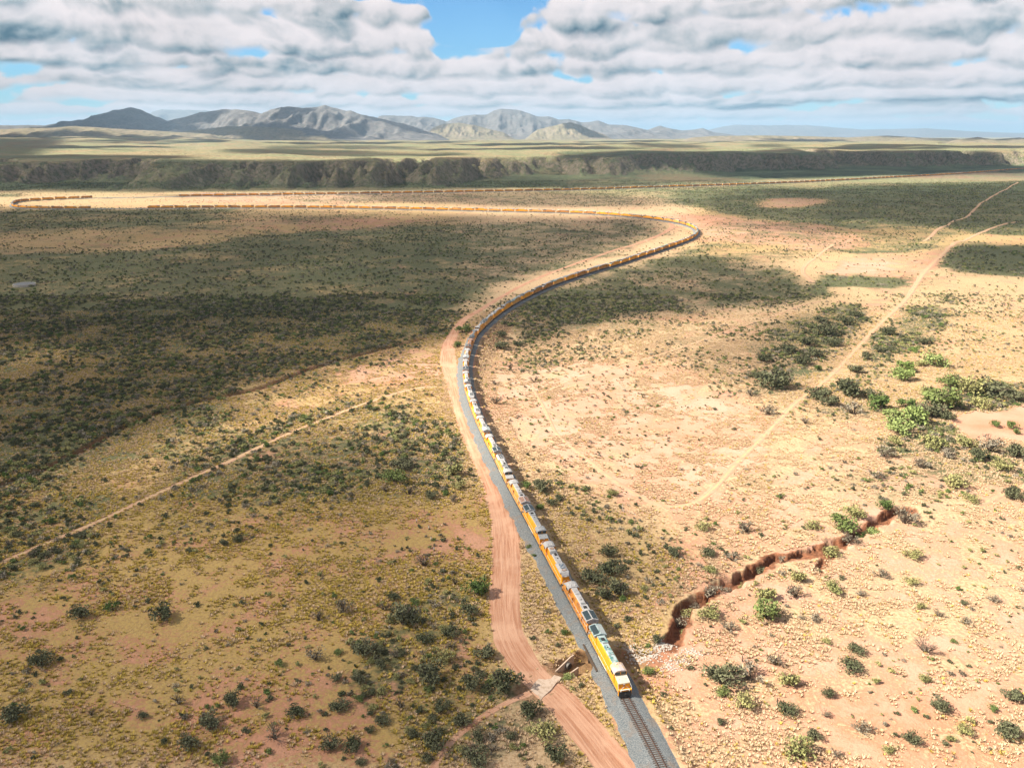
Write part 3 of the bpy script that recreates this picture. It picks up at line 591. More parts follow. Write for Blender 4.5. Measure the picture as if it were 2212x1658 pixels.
def blobs(items, z):
    x0 = min(i[0] - i[2] for i in items) - 800; x1 = max(i[0] + i[2] for i in items) + 800
    y0 = min(i[1] - i[3] for i in items) - 800; y1 = max(i[1] + i[3] for i in items) + 800
    x = np.linspace(x0, x1, 240); y = np.linspace(y0, y1, 120); X, Y = np.meshgrid(x, y); D = np.zeros_like(X)
    w1 = (fbm(X / 700, Y / 700, 4, 151) - .5) * 900; w2 = (fbm(X / 700, Y / 700, 4, 161) - .5) * 900
    for cx, cy_, rx, ry, vv_ in items:
        r = np.sqrt(((X + w1 - cx) / rx) ** 2 + ((Y + w2 - cy_) / ry) ** 2); D = np.maximum(D, vv_ * (1 - sst(r, .75, 1.1)) * 1.05)
    cloud_sheet('clouds', X, Y, D, z)
def az_(px, r): return (px - 1106) / F * r
blobs([(az_(300, 14000), 13800, 1350, 1900, .95), (az_(475, 14500), 14600, 700, 900, .85), (az_(690, 13800), 13800, 420, 650, .85), (az_(560, 12000), 12000, 1700, 600, .9), (az_(870, 14200), 14200, 500, 800, .8), (az_(100, 11500), 11800, 1300, 500, .8), (az_(1252, 15500), 15300, 330, 700, .9), (az_(960, 16200), 16200, 300, 500, .7)], 250.)

# ------------------------------------------------------------------ haze
hv = bpy.data.materials.new('air'); hv.use_nodes = True; hv.node_tree.nodes.clear(); n = N(hv.node_tree)
pv = n.new('ShaderNodeVolumePrincipled'); pv.inputs['Color'].default_value = (.40, .64, .90, 1); pv.inputs['Density'].default_value = 2.6e-5; pv.inputs['Anisotropy'].default_value = .1
oo = n.new('ShaderNodeOutputMaterial'); n.link(pv.outputs[0], oo.inputs['Volume'])
zlo = float(GZ.min()) - 3
bx0, bx1, by0, by1, bz1 = -125000, 125000, -400, 78000, 1100
HV = [(x, y, z) for x in (bx0, bx1) for y in (by0, by1) for z in (zlo, bz1)]
me = bpy.data.meshes.new('haze'); me.from_pydata(HV, [], [(0,1,3,2),(4,6,7,5),(0,4,5,1),(2,3,7,6),(0,2,6,4),(1,5,7,3)]); me.materials.append(hv)
link('haze', me, kind='stuff')

# ------------------------------------------------------------------ materials for things
def simple(name, c, c2=None, rough=.6, metal=0., scale=1.5, amt=.6, spec=.3, bump=0., lo=.45, hi=.65):
    m, n, b = mat(name); tc = n.new('ShaderNodeTexCoord').outputs['Object']; rnd = n.new('ShaderNodeObjectInfo').outputs['Random']
    v = n.new('ShaderNodeVectorMath', operation='ADD'); n.link(tc, v.inputs[0]); n.link(n.xyz(n.m('MULTIPLY', rnd, 37.), 0., 0.), v.inputs[1])
    f = n.noise(v.outputs[0], scale, 5, .65)
    c2 = c2 or tuple(k * .6 for k in c); c = tuple(k * .76 for k in c); c2 = tuple(k * .76 for k in c2)
    n.put(b.inputs['Base Color'], n.mix(n.m('MULTIPLY', n.ss(f, lo, hi), amt), c, c2))
    b.inputs['Roughness'].default_value = rough; b.inputs['Metallic'].default_value = metal; b.inputs['Specular IOR Level'].default_value = spec
    if bump:
        bp = n.new('ShaderNodeBump'); bp.inputs['Distance'].default_value = bump; n.put(bp.inputs['Height'], f); n.link(bp.outputs[0], b.inputs['Normal'])
    return m
M = {}
M['yellow'] = simple('yellow_paint', (.84, .36, .022), (.36, .15, .04), .5, scale=1.6, amt=.75, lo=.5, hi=.7)
M['yellow2'] = simple('faded_yellow_paint', (.74, .37, .075), (.42, .20, .07), .6, scale=1.1, amt=.7, lo=.42, hi=.62)
M['yellow3'] = simple('rusty_yellow_paint', (.66, .29, .04), (.25, .10, .05), .65, scale=1.4, amt=.9, lo=.42, hi=.6)
M['roof_light'] = simple('light_grey_roof', (.40, .40, .405), (.22, .22, .225), .55, scale=1.3)
M['roof_mid'] = simple('grey_roof', (.30, .32, .335), (.20, .21, .22), .55, scale=1.3)
M['roof_teal'] = simple('weathered_green_grey_roof', (.33, .41, .42), (.06, .17, .16), .5, scale=.7, amt=.9, lo=.46, hi=.58)
M['roof_peach'] = simple('faded_peach_roof', (.56, .40, .28), (.40, .40, .45), .55, scale=.45, amt=.8, lo=.5, hi=.55)
M['roof_dark'] = simple('sooty_roof', (.17, .18, .19), (.08, .08, .09), .6, scale=1.2)
M['roof_rust'] = simple('rusty_roof', (.34, .22, .17), (.17, .09, .065), .7, scale=2.2, amt=.9, lo=.42, hi=.58)
M['cream'] = simple('cream_nose', (.58, .56, .46), (.42, .40, .33), .5, scale=1.2)
M['rad_dark'] = simple('dark_radiator', (.030, .050, .060), (.018, .026, .032), .4, scale=3.)
M['rad_pale'] = simple('pale_radiator', (.36, .41, .41), (.25, .29, .30), .5, scale=3.)
M['black'] = simple('black_iron', (.022, .022, .024), (.05, .04, .035), .6)
M['under'] = simple('grey_running_gear', (.20, .19, .17), (.09, .07, .055), .7, scale=2.)
M['glass'] = simple('cab_glass', (.015, .03, .035), (.02, .03, .03), .12, spec=.6)
M['white'] = simple('white_paint', (.74, .73, .70), (.5, .48, .44), .5, scale=2.)
M['lamp'] = simple('lamp_lens', (.85, .84, .8), (.7, .7, .7), .2)
M['shield'] = simple('emblem_blue', (.10, .16, .42), (.4, .08, .08), .4, scale=6., lo=.5, hi=.52)
M['rail'] = simple('rusty_rail', (.105, .06, .045), (.07, .04, .03), .5, metal=.2)
M['tie'] = simple('weathered_tie', (.085, .065, .055), (.14, .105, .09), .85, scale=3.)
M['wood'] = simple('post_wood', (.10, .075, .055), (.05, .035, .03), .9, scale=4.)
M['concrete'] = simple('old_concrete', (.55, .44, .35), (.38, .28, .20), .9, scale=1.1, amt=.8)
M['pipe'] = simple('corrugated_steel', (.20, .19, .18), (.10, .08, .06), .6, metal=.4)
M['tank'] = simple('galvanised_tank', (.5, .47, .42), (.35, .3, .25), .6)
M['blue_fan'] = simple('blue_grey_fan', (.13, .20, .27), (.06, .08, .1), .5, scale=5)
M['rust_fan'] = simple('rusty_fan', (.34, .24, .18), (.14, .08, .05), .6, scale=5)

class MB:
    def __init__(s): s.v = []; s.f = []
    def add(s, v, f):
        k = len(s.v); s.v += [tuple(p) for p in v]; s.f += [tuple(i + k for i in q) for q in f]; return s
    def box(s, x0, x1, y0, y1, z0, z1):
        return s.add([(x0,y0,z0),(x1,y0,z0),(x1,y1,z0),(x0,y1,z0),(x0,y0,z1),(x1,y0,z1),(x1,y1,z1),(x0,y1,z1)],
                     [(0,3,2,1),(4,5,6,7),(0,1,5,4),(1,2,6,5),(2,3,7,6),(3,0,4,7)])
    def px(s, prof, x0, x1):                    # profile in y,z pushed along x
        n_ = len(prof); v = [(x0, *p) for p in prof] + [(x1, *p) for p in prof]
        return s.add(v, [tuple(range(n_))[::-1], tuple(range(n_, 2 * n_))] + [(i, (i + 1) % n_, n_ + (i + 1) % n_, n_ + i) for i in range(n_)])
    def py(s, prof, y0, y1):                    # profile in x,z pushed along y
        n_ = len(prof); v = [(p[0], y0, p[1]) for p in prof] + [(p[0], y1, p[1]) for p in prof]
        return s.add(v, [tuple(range(n_)), tuple(range(n_, 2 * n_))[::-1]] + [(i, n_ + i, n_ + (i + 1) % n_, (i + 1) % n_) for i in range(n_)])
    def cyl(s, c, r, h, axis='z', n_=12, r2=None):
        r2 = r if r2 is None else r2; v = []
        for k, (rr, hh) in enumerate(((r, 0), (r2, h))):
            for i in range(n_):
                a = 2 * math.pi * i / n_; p = (rr * math.cos(a), rr * math.sin(a), hh)
                if axis == 'y': p = (p[0], p[2], p[1])
                if axis == 'x': p = (p[2], p[0], p[1])
                v.append((c[0] + p[0], c[1] + p[1], c[2] + p[2]))
        return s.add(v, [tuple(range(n_))[::-1], tuple(range(n_, 2 * n_))] + [(i, (i + 1) % n_, n_ + (i + 1) % n_, n_ + i) for i in range(n_)])
    def lathe_y(s, x, z, prof, n_=12):
        v = [(x + r_ * math.cos(6.2832 * i / n_), y, z + r_ * math.sin(6.2832 * i / n_)) for y, r_ in prof for i in range(n_)]; L = len(prof)
        return s.add(v, [tuple(range(n_)), tuple(range((L - 1) * n_, L * n_))[::-1]] + [(k * n_ + i, (k + 1) * n_ + i, (k + 1) * n_ + (i + 1) % n_, k * n_ + (i + 1) % n_) for k in range(L - 1) for i in range(n_)])
    def tube(s, a, b, r=.03, n_=4):
        a = Vector(a); b = Vector(b); d = (b - a).normalized(); u_ = d.orthogonal().normalized(); w_ = d.cross(u_); v = []
        for p in (a, b):
            for i in range(n_):
                t = 2 * math.pi * i / n_ + .785; v.append(p + (u_ * math.cos(t) + w_ * math.sin(t)) * r)
        return s.add(v, [tuple(range(n_))[::-1], tuple(range(n_, 2 * n_))] + [(i, (i + 1) % n_, n_ + (i + 1) % n_, n_ + i) for i in range(n_)])
    def line(s, pts, r=.03):
        P_ = [Vector(p) for p in pts]; v = []; n_ = 4
        for i, p in enumerate(P_):
            d = (P_[min(i + 1, len(P_) - 1)] - P_[max(i - 1, 0)]).normalized(); w_ = d.cross(Vector((0, 1, 0))).normalized(); u_ = d.cross(w_)
            v += [p + (u_ * math.cos(t) + w_ * math.sin(t)) * r * 1.2 for t in (.785, 2.356, 3.927, 5.498)]
        L = len(P_)
        return s.add(v, [tuple(range(n_))[::-1], tuple(range((L - 1) * n_, L * n_))] + [(k * n_ + i, k * n_ + (i + 1) % n_, (k + 1) * n_ + (i + 1) % n_, (k + 1) * n_ + i) for k in range(L - 1) for i in range(n_)])
    def mesh(s, name, m):
        me = bpy.data.meshes.new(name); me.from_pydata(s.v, [], s.f); me.update(); me.materials.append(m); return me

# ------------------------------------------------------------------ locomotives (x forward, z from rail top)
def hood_prof(w, z0, z1, ch): return [(-w, z0), (w, z0), (w, z1 - ch), (w - ch * .9, z1), (-w + ch * .9, z1), (-w, z1 - ch)]
def loco_parts(kind, lod):
    """(part name, MB, material key, parent part index or None)"""
    R = []
    def a(name, mb, m, par=None): R.append((name, mb, m, par)); return len(R) - 1
    fr = MB().px([(-1.535, 1.2), (-1.49, 1.2), (-1.49, 1.34), (1.49, 1.34), (1.49, 1.2), (1.535, 1.2), (1.535, 1.7), (1.5, 1.7), (1.5, 1.62), (-1.5, 1.62), (-1.5, 1.7), (-1.535, 1.7)], -10.7, 10.7)
    a('frame', fr, 'yellow')
    tk = MB().px([(-1.45, .55), (-1.1, .3), (1.1, .3), (1.45, .55), (1.45, 1.25), (-1.45, 1.25)], -3.3, 3.2); a('fuel_tank', tk, 'under')
    for xc in (-6.9, 6.9):
        t = MB().px([(-1.28, .42), (-1.05, .42), (-1.05, .85), (1.05, .85), (1.05, .42), (1.28, .42), (1.28, .98), (.8, 1.2), (-.8, 1.2), (-1.28, .98)], xc - 2.7, xc + 2.7)
        k = a('truck', t, 'under')
        if lod == 0:
            for dx in (-1.85, 0, 1.85):
                w_ = MB().lathe_y(xc + dx, .52, [(-.86, .52), (-.72, .52), (-.72, .09), (.72, .09), (.72, .52), (.86, .52)])
                a('wheelset', w_, 'black', k)
    ge = kind == 'ge'
    if ge:
        a('engine_hood', MB().px(hood_prof(.98, 1.62, 4.12, .22), -5.9, 5.0), 'yellow')
        rf = MB().px([(-.80, 4.12), (.80, 4.12), (.62, 4.36), (-.62, 4.36)], -3.1, 5.0)
        a('hood_roof', rf, 'roof'); a('engine_room_roof', MB().px([(-.95, 4.12), (.95, 4.12), (.9, 4.24), (-.9, 4.24)], -5.9, -3.1), 'roof')
        # wide radiator section with overhanging wings
        a('radiator_body', MB().px(hood_prof(1.08, 1.62, 3.72, .05), -10.15, -5.9), 'yellow')
        rw = MB().px([(-1.1, 3.5), (1.1, 3.5), (1.53, 3.72), (1.53, 4.28), (.12, 4.70), (-.12, 4.70), (-1.53, 4.28), (-1.53, 3.72)], -10.3, -6.0)
        k = a('radiator_housing', rw, 'rad_frame')
        for sg, mk in ((1, 'rad_l'), (-1, 'rad_r')):
            pn = MB(); y0, y1 = .16 * sg, 1.46 * sg; z0, z1 = 4.715, 4.325
            pn.add([(-10.0, y0, z0), (-6.35, y0, z0), (-6.35, y1, z1), (-10.0, y1, z1), (-10.0, y0, z0 - .05), (-6.35, y0, z0 - .05), (-6.35, y1, z1 - .05), (-10.0, y1, z1 - .05)],
                   [(0,1,2,3),(7,6,5,4),(0,4,5,1),(1,5,6,2),(2,6,7,3),(3,7,4,0)] if sg < 0 else [(3,2,1,0),(4,5,6,7),(1,5,4,0),(2,6,5,1),(3,7,6,2),(0,4,7,3)])
            a('radiator_grille', pn, mk, k)
        if lod == 0:
            a('exhaust_stack', MB().box(-4.9, -3.9, -.42, .42, 4.24, 4.36), 'black')
            a('roof_hatch', MB().box(-2.9, -2.5, -.6, .6, 4.36, 4.42), 'roof_dark'); a('roof_seam', MB().box(1.6, 1.75, -.66, .66, 4.36, 4.40), 'roof_dark')
            a('roof_lifting_lug', MB().box(-1.2, -.95, -.15, .1, 4.36, 4.5), 'black')
            a('blower_box', MB().box(-5.6, -3.4, .98, 1.45, 1.62, 2.6), 'yellow'); a('electrical_cabinet', MB().box(2.2, 4.8, .98, 1.4, 1.62, 3.1), 'yellow')
        x0c, x1c = 5.0, 7.6
    else:
        a('engine_hood', MB().px(hood_prof(.95, 1.62, 4.1, .2), -9.4, 5.0), 'yellow')
        a('hood_roof', MB().px([(-.93, 4.02), (.93, 4.02), (.72, 4.32), (-.72, 4.32)], -9.2, 5.0), 'roof')
        fl = MB().px([(-.95, 3.3), (.95, 3.3), (1.32, 3.75), (1.32, 3.95), (.8, 4.2), (-.8, 4.2), (-1.32, 3.95), (-1.32, 3.75)], -9.3, -4.3); a('radiator_housing', fl, 'roof')
        a('hood_end', MB().py([(-10.2, 1.62), (-9.4, 1.62), (-9.2, 4.3), (-9.6, 4.15), (-10.0, 3.7), (-10.2, 3.2)], -.95, .95), 'yellow')
        a('rear_roof_slope', MB().py([(-10.24, 3.35), (-10.1, 3.1), (-9.2, 3.9), (-9.15, 4.36), (-9.62, 4.2), (-10.05, 3.74)], -.97, .97), 'roof')
        for i, xf in enumerate((-8.5, -7.1, -5.7)):
            k = a('radiator_fan', MB().cyl((xf, 0, 4.3), .62, .14, 'z', 14), 'fan_b' if i else 'fan_a')
            if lod == 0: a('fan_hub', MB().cyl((xf, 0, 4.44), .3, .05, 'z', 10), 'roof_light', k)
        a('dynamic_brake_fan', MB().cyl((3.7, 0, 4.3), .62, .1, 'z', 14), 'fan_a')
        if lod == 0:
            a('exhaust_stack', MB().box(-.5, .5, -.28, .28, 4.32, 4.62), 'black'); a('brake_hatch', MB().px([(-.98, 3.6), (.98, 3.6), (1.1, 4.0), (.8, 4.38), (-.8, 4.38), (-1.1, 4.0)], .9, 2.2), 'roof_dark')
            a('roof_lifting_lug', MB().box(-2.2, -1.9, -.2, .1, 4.32, 4.48), 'black')
        x0c, x1c = 5.0, 7.6
    k = a('cab', MB().px([(-1.5, 1.62), (1.5, 1.62), (1.5, 3.75), (1.3, 4.22), (-1.3, 4.22), (-1.5, 3.75)], x0c, x1c), 'yellow')
    a('cab_roof', MB().px([(-1.53, 3.72), (-1.48, 3.72), (-1.28, 4.2), (1.28, 4.2), (1.48, 3.72), (1.53, 3.72), (1.36, 4.26), (.85, 4.5), (0, 4.58), (-.85, 4.5), (-1.36, 4.26)], x0c - .12, x1c + .22), 'cab_roof')
    for sg in (1, -1):
        a('windshield', MB().py([(x1c, 3.42), (x1c + .05, 3.42), (x1c + .05, 4.1), (x1c, 4.1)], *sorted((.1 * sg, 1.28 * sg))), 'glass', k)
        if lod == 0: a('side_window', MB().box(5.6, 7.0, *sorted((1.5 * sg, 1.53 * sg)), 2.95, 3.62), 'glass', k)
    nz = MB().py([(7.6, 1.62), (10.0, 1.62), (9.95, 2.9), (7.6, 3.3)], -1.35, 1.35); k = a('nose', nz, 'yellow')
    a('nose_top', MB().py([(7.62, 3.32), (7.62, 3.30), (9.93, 2.91), (10.0, 2.78), (10.02, 2.8), (9.96, 2.95)], -1.37, 1.37), 'nose_top', k)
    if lod == 0:
        a('nose_door', MB().box(9.97, 10.03, -.33, .33, 1.66, 2.72), 'yellow', k)
        [a('headlight', MB().cyl((10.0, y_, 2.66), .11, .06, 'x', 8), 'lamp', k) for y_ in (-.12, .12)]
        a('emblem', MB().box(10.03, 10.045, -.15, .15, 2.15, 2.45), 'shield', k)
        [a('sand_cap', MB().cyl((8.9, y_, 3.08), .09, .08), 'black', k) for y_ in (-.75, .82)]
        a('horn', MB().cyl((5.5, -.3, 4.55), .16, .2, 'z', 6), 'white'); a('antenna', MB().tube((5.4, .5, 4.5), (5.35, .5, 5.2), .03), 'black')
        pl = MB().py([(10.7, .12), (11.1, .15), (10.75, 1.35), (10.6, 1.35)], -1.4, 1.4); a('pilot_plow', pl, 'black')
        [a('front_step', MB().box(10.35, 10.75, *sorted((y_, y_ * 1.5)), .35, 1.3), 'yellow') for y_ in (-1.0, 1.0)]
        [a('ditch_light', MB().cyl((10.76, y_, 1.5), .12, .08, 'x', 8), 'lamp') for y_ in (-.95, .95)]
        a('deck_edge', MB().box(10.5, 10.76, -1.1, 1.1, 1.63, 1.72), 'white')
        a('coupler', MB().box(10.75, 11.25, -.14, .14, .7, 1.0), 'black'); a('coupler', MB().box(-11.25, -10.7, -.14, .14, .7, 1.0), 'black')
        for e in (1, -1):
            x = 10.72 * e
            for sg in (1, -1):
                a('end_handrail', MB().line([(x - .4 * e, 1.5 * sg, 1.0), (x - .1 * e, 1.56 * sg, 1.9), (x - .5 * e, 1.45 * sg, 2.55), (x - 1.1 * e, 1.3 * sg, 2.75)], .036), 'white')
                a('end_handrail', MB().line([(x, 1.05 * sg, 1.2), (x + .05 * e, 1.05 * sg, 1.8), (x, .6 * sg, 2.35), (x, .25 * sg, 2.5)], .036), 'white')
        for sg in (1, -1):
            h2 = MB(); y = 1.48 * sg
            h2.tube((-10.3, y, 2.62), (4.9, y, 2.62), .026)
            for x in np.linspace(-10.3, 4.8, 11): h2.tube((x, y, 1.62), (x, y, 2.62), .024)
            a('side_handrail', h2, 'white')
        a('rear_headlight', MB().box(-10.32, -10.2, -.28, .28, 3.2, 3.45), 'lamp')
        a('air_reservoir', MB().cyl((-3.0, -1.32, .95), .2, 5.6, 'x', 8), 'white')
    return R
slots = {'roof': 'roof_light', 'cab_roof': 'roof_light', 'rad_frame': 'roof_light', 'rad_l': 'rad_dark', 'rad_r': 'rad_dark', 'nose_top': 'roof_light', 'fan_a': 'rust_fan', 'fan_b': 'blue_fan'}
PARTS = {}
for kd in ('ge', 'emd'):
    for lod in (0, 1):
        PARTS[kd, lod] = [(nm, mb.mesh(nm, M[slots.get(mk, mk)]), mk, par) for nm, mb, mk, par in loco_parts(kd, lod)]
    R = loco_parts(kd, 1); me = bpy.data.meshes.new('locomotive'); V = []; Fc = []; mi = []; keys = []
    for nm, mb, mk, par in R:
        if mk not in keys: keys.append(mk)
        k = len(V); V += mb.v; Fc += [tuple(i + k for i in q) for q in mb.f]; mi += [keys.index(mk)] * len(mb.f)
    me.from_pydata(V, [], Fc)
    for mk in keys: me.materials.append(M[slots.get(mk, mk)])
    me.polygons.foreach_set('material_index', mi); PARTS[kd, 2] = (me, keys)
def set_mat(o, slot, m):
    o.material_slots[slot].link = 'OBJECT'; o.material_slots[slot].material = m
def make_loco(kd, lod, look, s, flip, label, group):
    c = TRK.at(np.array([s - 6.9, s + 6.9])); p = c.mean(0); d = c[0] - c[1]        # toward the front of the train
    ang = math.atan2(d[1], d[0]) + (0 if not flip else math.pi)
    if lod == 2:
        me, keys = PARTS[kd, 2]; o = link('locomotive', me, loc=(p[0], p[1], RT)); o.rotation_euler = (0, 0, ang)
        for i, mk in enumerate(keys):
            if mk in look: set_mat(o, i, M[look[mk]])
    else:
        o = link('locomotive', None, loc=(p[0], p[1], RT)); o.rotation_euler = (0, 0, ang); made = []
        for nm, me, mk, par in PARTS[kd, lod]:
            q = link(nm, me, parent=made[par] if par is not None else o); made.append(q)
            if mk in look and M[look[mk]] is not me.materials[0]: set_mat(q, 0, M[look[mk]])
    o['label'] = label; o['category'] = 'locomotive'; o['group'] = group
    return o
def LK(yellow='yellow', roof='roof_light', cab=None, frame=None, rl='rad_dark', rr='rad_dark', nose=None, fa='rust_fan', fb='blue_fan'):
    return {'yellow': yellow, 'roof': roof, 'cab_roof': cab or roof, 'rad_frame': frame or roof, 'rad_l': rl, 'rad_r': rr, 'nose_top': nose or roof, 'fan_a': fa, 'fan_b': fb}
# spacing of the couplers measured along the track
gp = PT([(1286,1348),(1224,1240),(1175.4,1161.9),(1137,1085),(1105.6,1029.7),(1071,973),(1052,928.4),(1032.7,889.8),(1021.5,855.4),(1009.4,824.9),(1006.5,796.6),(1004.4,772)], 6.0)
gs_ = TRK.dist(gp[:, 0], gp[:, 1])[1]; PITCH = 22.5; s0 = float(np.mean(gs_ - PITCH * np.arange(1, 13)))
near = [
 ('ge', 0, LK('yellow', 'roof_teal', 'roof_peach', 'roof_teal', 'rad_pale', 'rad_dark', 'cream'), 'lead yellow locomotive with peach cab roof and mottled green engine roof'),
 ('ge', 1, LK('yellow3', 'roof_light', 'roof_light', 'roof_light'), 'second locomotive, rust streaked, black radiator split by a cream strip nearest the lead engine'),
 ('emd', 1, LK('yellow', 'roof_light'), 'third locomotive, facing away, with two blue and one rusty round roof fans'),
 ('ge', 0, LK('yellow', 'roof_mid', 'roof_mid', 'roof_mid'), 'fourth locomotive, all dark grey roof, cab windows facing the camera'),
 ('ge', 1, LK('yellow2', 'roof_light', 'roof_light', 'roof_light', 'roof_rust', 'roof_rust'), 'fifth locomotive, facing away, radiator roof rusted brown'),
 ('emd', 0, LK('yellow2', 'roof_light', fa='rad_dark', fb='rad_dark'), 'sixth locomotive, round roof fans far from camera, windshield toward the camera'),
 ('ge', 1, LK('yellow', 'roof_light'), 'seventh locomotive, facing away, clean pale roof with black radiator panels'),
 ('ge', 1, LK('yellow2', 'roof_light', rl='rad_pale', rr='rad_pale'), 'eighth locomotive, facing away, pale grey radiator panels'),
 ('emd', 1, LK('yellow', 'roof_light', fa='roof_rust', fb='rad_dark'), 'ninth locomotive, facing away, three fans at its near end on pale roof'),
 ('emd', 1, LK('yellow', 'roof_light', fa='rad_dark', fb='rad_dark'), 'tenth locomotive, facing away, three dark fans at its near end on the bend'),
 ('ge', 1, LK('yellow', 'roof_light', rl='rad_pale', rr='rad_dark'), 'eleventh locomotive, where the line straightens beside the dirt road, grey radiator'),
 ('ge', 1, LK('yellow', 'roof_light', rl='rad_dark', rr='rad_dark'), 'twelfth locomotive, just right of the dirt road fork, dark radiator'),
 ('ge', 1, LK('yellow', 'roof_light', rl='rad_pale', rr='rad_pale'), 'thirteenth locomotive, beside the green bushes between road and track'),
]
rnd = random.Random(4)
nth = ['', 'first', 'second', 'third', 'fourth', 'fifth', 'sixth', 'seventh', 'eighth', 'ninth', 'tenth', 'eleventh', 'twelfth', 'thirteenth', 'fourteenth', 'fifteenth', 'sixteenth', 'seventeenth', 'eighteenth', 'nineteenth']
tens = ['', '', 'twenty', 'thirty', 'forty', 'fifty', 'sixty', 'seventy', 'eighty', 'ninety']
def ordinal(i):
    if i < 20: return nth[i]
    t, u_ = divmod(i, 10)
    return tens[t][:-1] + 'ieth' if u_ == 0 else tens[t] + '-' + nth[u_]
sec = [(27, 'on the curve'), (47, 'on the diagonal stretch'), (60, 'at the far bend')]
i = 0
while True:
    s = s0 + PITCH * (i + .5)
    if s + 12 > TRK.L - 60 or i >= 296: break
    if i < len(near): kd, fl, lk, lab = near[i]; grp = 'locomotives coupled in the long train'
    else:
        kd = rnd.choice(['ge', 'ge', 'emd']); fl = rnd.random() < .6
        rf = rnd.choice(['roof_light', 'roof_light', 'roof_mid', 'roof_teal', 'roof_dark', 'roof_rust']); rp = rnd.choice(['rad_dark', 'rad_dark', 'rad_pale'])
        lk = LK(rnd.choice(['yellow', 'yellow', 'yellow2', 'yellow3']), rf, rnd.choice([rf, 'roof_light', 'cream']), rf, rp, rp, None, 'rust_fan', rnd.choice(['rad_dark', 'blue_fan']))
        grp = 'locomotives coupled in the long train'
        px1, py1 = PR(*TRK.at(np.array(s)))
        word = {'roof_light': 'pale', 'roof_mid': 'grey', 'roof_teal': 'greenish', 'roof_dark': 'sooty', 'roof_rust': 'rusty'}[rf]
        if i < 62:
            pl = next(t for k, t in sec if i < k or k == 60)
            lab = f'{ordinal(i + 1)} locomotive from the front, yellow with {word} roof, {pl}'
        elif s < 2230 + 60: lab = 'small yellow locomotive on the long straight crossing the middle distance'; grp = 'locomotives on the middle-distance straight'
        elif px1 < 300: lab = 'tiny yellow locomotive on the distant loop at the far left'; grp = 'locomotives on the distant left loop'
        else: lab = 'tiny yellow locomotive on the farthest line below the dark bluff'; grp = 'locomotives on the farthest line'
    if i > 62 and ((195 < px1 < 385 and s > 2400) or (196 < px1 < 312 and s < 2300)): i += 1; continue
    make_loco(kd, 0 if i < 16 else 1 if i < 62 else 2, lk, s, bool(fl), lab, grp)
    i += 1
NLOCO = i

# ------------------------------------------------------------------ track
def sweep(path, s, prof, name, m, zoff=0.):
    """prof: list of (offset to the left, z)"""
    c = path.at(s); t = path.tan(s); nrm = np.stack([-t[:, 1], t[:, 0]], 1); V = []
    for o_, z_ in prof:
        o_ = np.broadcast_to(o_, s.shape); z_ = np.broadcast_to(z_, s.shape)
        V.append(np.concatenate([c + nrm * o_[:, None], z_[:, None] + zoff], 1))
    V = np.stack(V, 1); k = len(prof)
    me = mesh_np(name, V.reshape(-1, 3), gridq(len(s), k)[:, ::-1], [m] if m else [], smooth=False); return me
bm_, n, b = mat('ballast_stone'); pos = n.new('ShaderNodeNewGeometry').outputs[0]
vo = n.new('ShaderNodeTexVoronoi'); n.put(vo.inputs['Vector'], pos); vo.inputs['Scale'].default_value = 7.
cc = n.sep(vo.outputs[1])
c_ = n.mix(cc[0], (.085, .105, .118), (.215, .228, .232)); c_ = n.mix(n.m('MULTIPLY', n.ss(n.noise(pos, .35, 4), .5, .75), .7), c_, (.20, .155, .12)); c_ = n.mix(n.m('MULTIPLY', n.ss(vo.outputs[0], .06, .0), .0), c_, (.1, .1, .1))
n.put(b.inputs['Base Color'], c_)
bp = n.new('ShaderNodeBump'); bp.inputs['Distance'].default_value = .12; n.put(bp.inputs['Height'], n.m('ADD', vo.outputs[0], n.noise(pos, 2., 3))); n.link(bp.outputs[0], b.inputs['Normal'])
wd0 = min(np.linspace(0, WSH.L, 300), key=lambda q: abs(TRK.dist(*[np.array([v_]) for v_ in WSH.at(np.array(q))])[0][0]))
cp = WSH.at(np.array(wd0)); sbr = float(TRK.dist(np.array([cp[0]]), np.array([cp[1]]))[1][0])
sb = np.concatenate([np.arange(0, 700, 1.2), np.arange(700, TRK.L, 6)])
cb_ = TRK.at(sb); wob = lambda k: (fbm(cb_[:, 0] / 3.3 + k * 31, cb_[:, 1] / 3.3, 4, 171 + k) - .5)
nb = np.exp(-((sb - sbr) / 4.6) ** 4)
me = sweep(TRK, sb, [((-4.3 + wob(1) * 2.2) * (1 - nb) - 2.75 * nb, .60 + .35 * nb), (-3.1 + .4 * nb, .86 + .12 * nb), (-2.0 + wob(3) * .3, 1.29), (0., 1.31), (2.0 + wob(4) * .3, 1.29), (3.0 - .25 * nb, .93 + .06 * nb), (3.9 - 1.1 * nb, .86 + .1 * nb), ((4.6 + wob(2) * 2.4) * (1 - nb) + 2.83 * nb, .60 + .35 * nb)][::1], 'ballast', bm_)
link('ballast', me, kind='structure')
track = link('railway_track', None, loc=(0, 0, 0), label='single railway track with rusty rails on grey ballast running under the train', cat='railway track')
for sg in (-1, 1):
    g = .7175 * sg
    s_r = np.concatenate([np.arange(0, 900, 2.), np.arange(900, TRK.L, 6)])
    me = sweep(TRK, s_r, [(g - .07, 1.33), (g - .037, 1.5), (g + .037, 1.5), (g + .07, 1.33)], 'rail', M['rail']); link('rail', me, parent=track)
tie_me = MB().box(-.115, .115, -1.3, 1.3, 1.19, 1.375).mesh('tie', M['tie'])
tr_ = random.Random(8)
st0 = 8.
ts_ = []
s = st0
while s < TRK.L - 20 and len(ts_) < 1500: ts_.append(s); s += .56
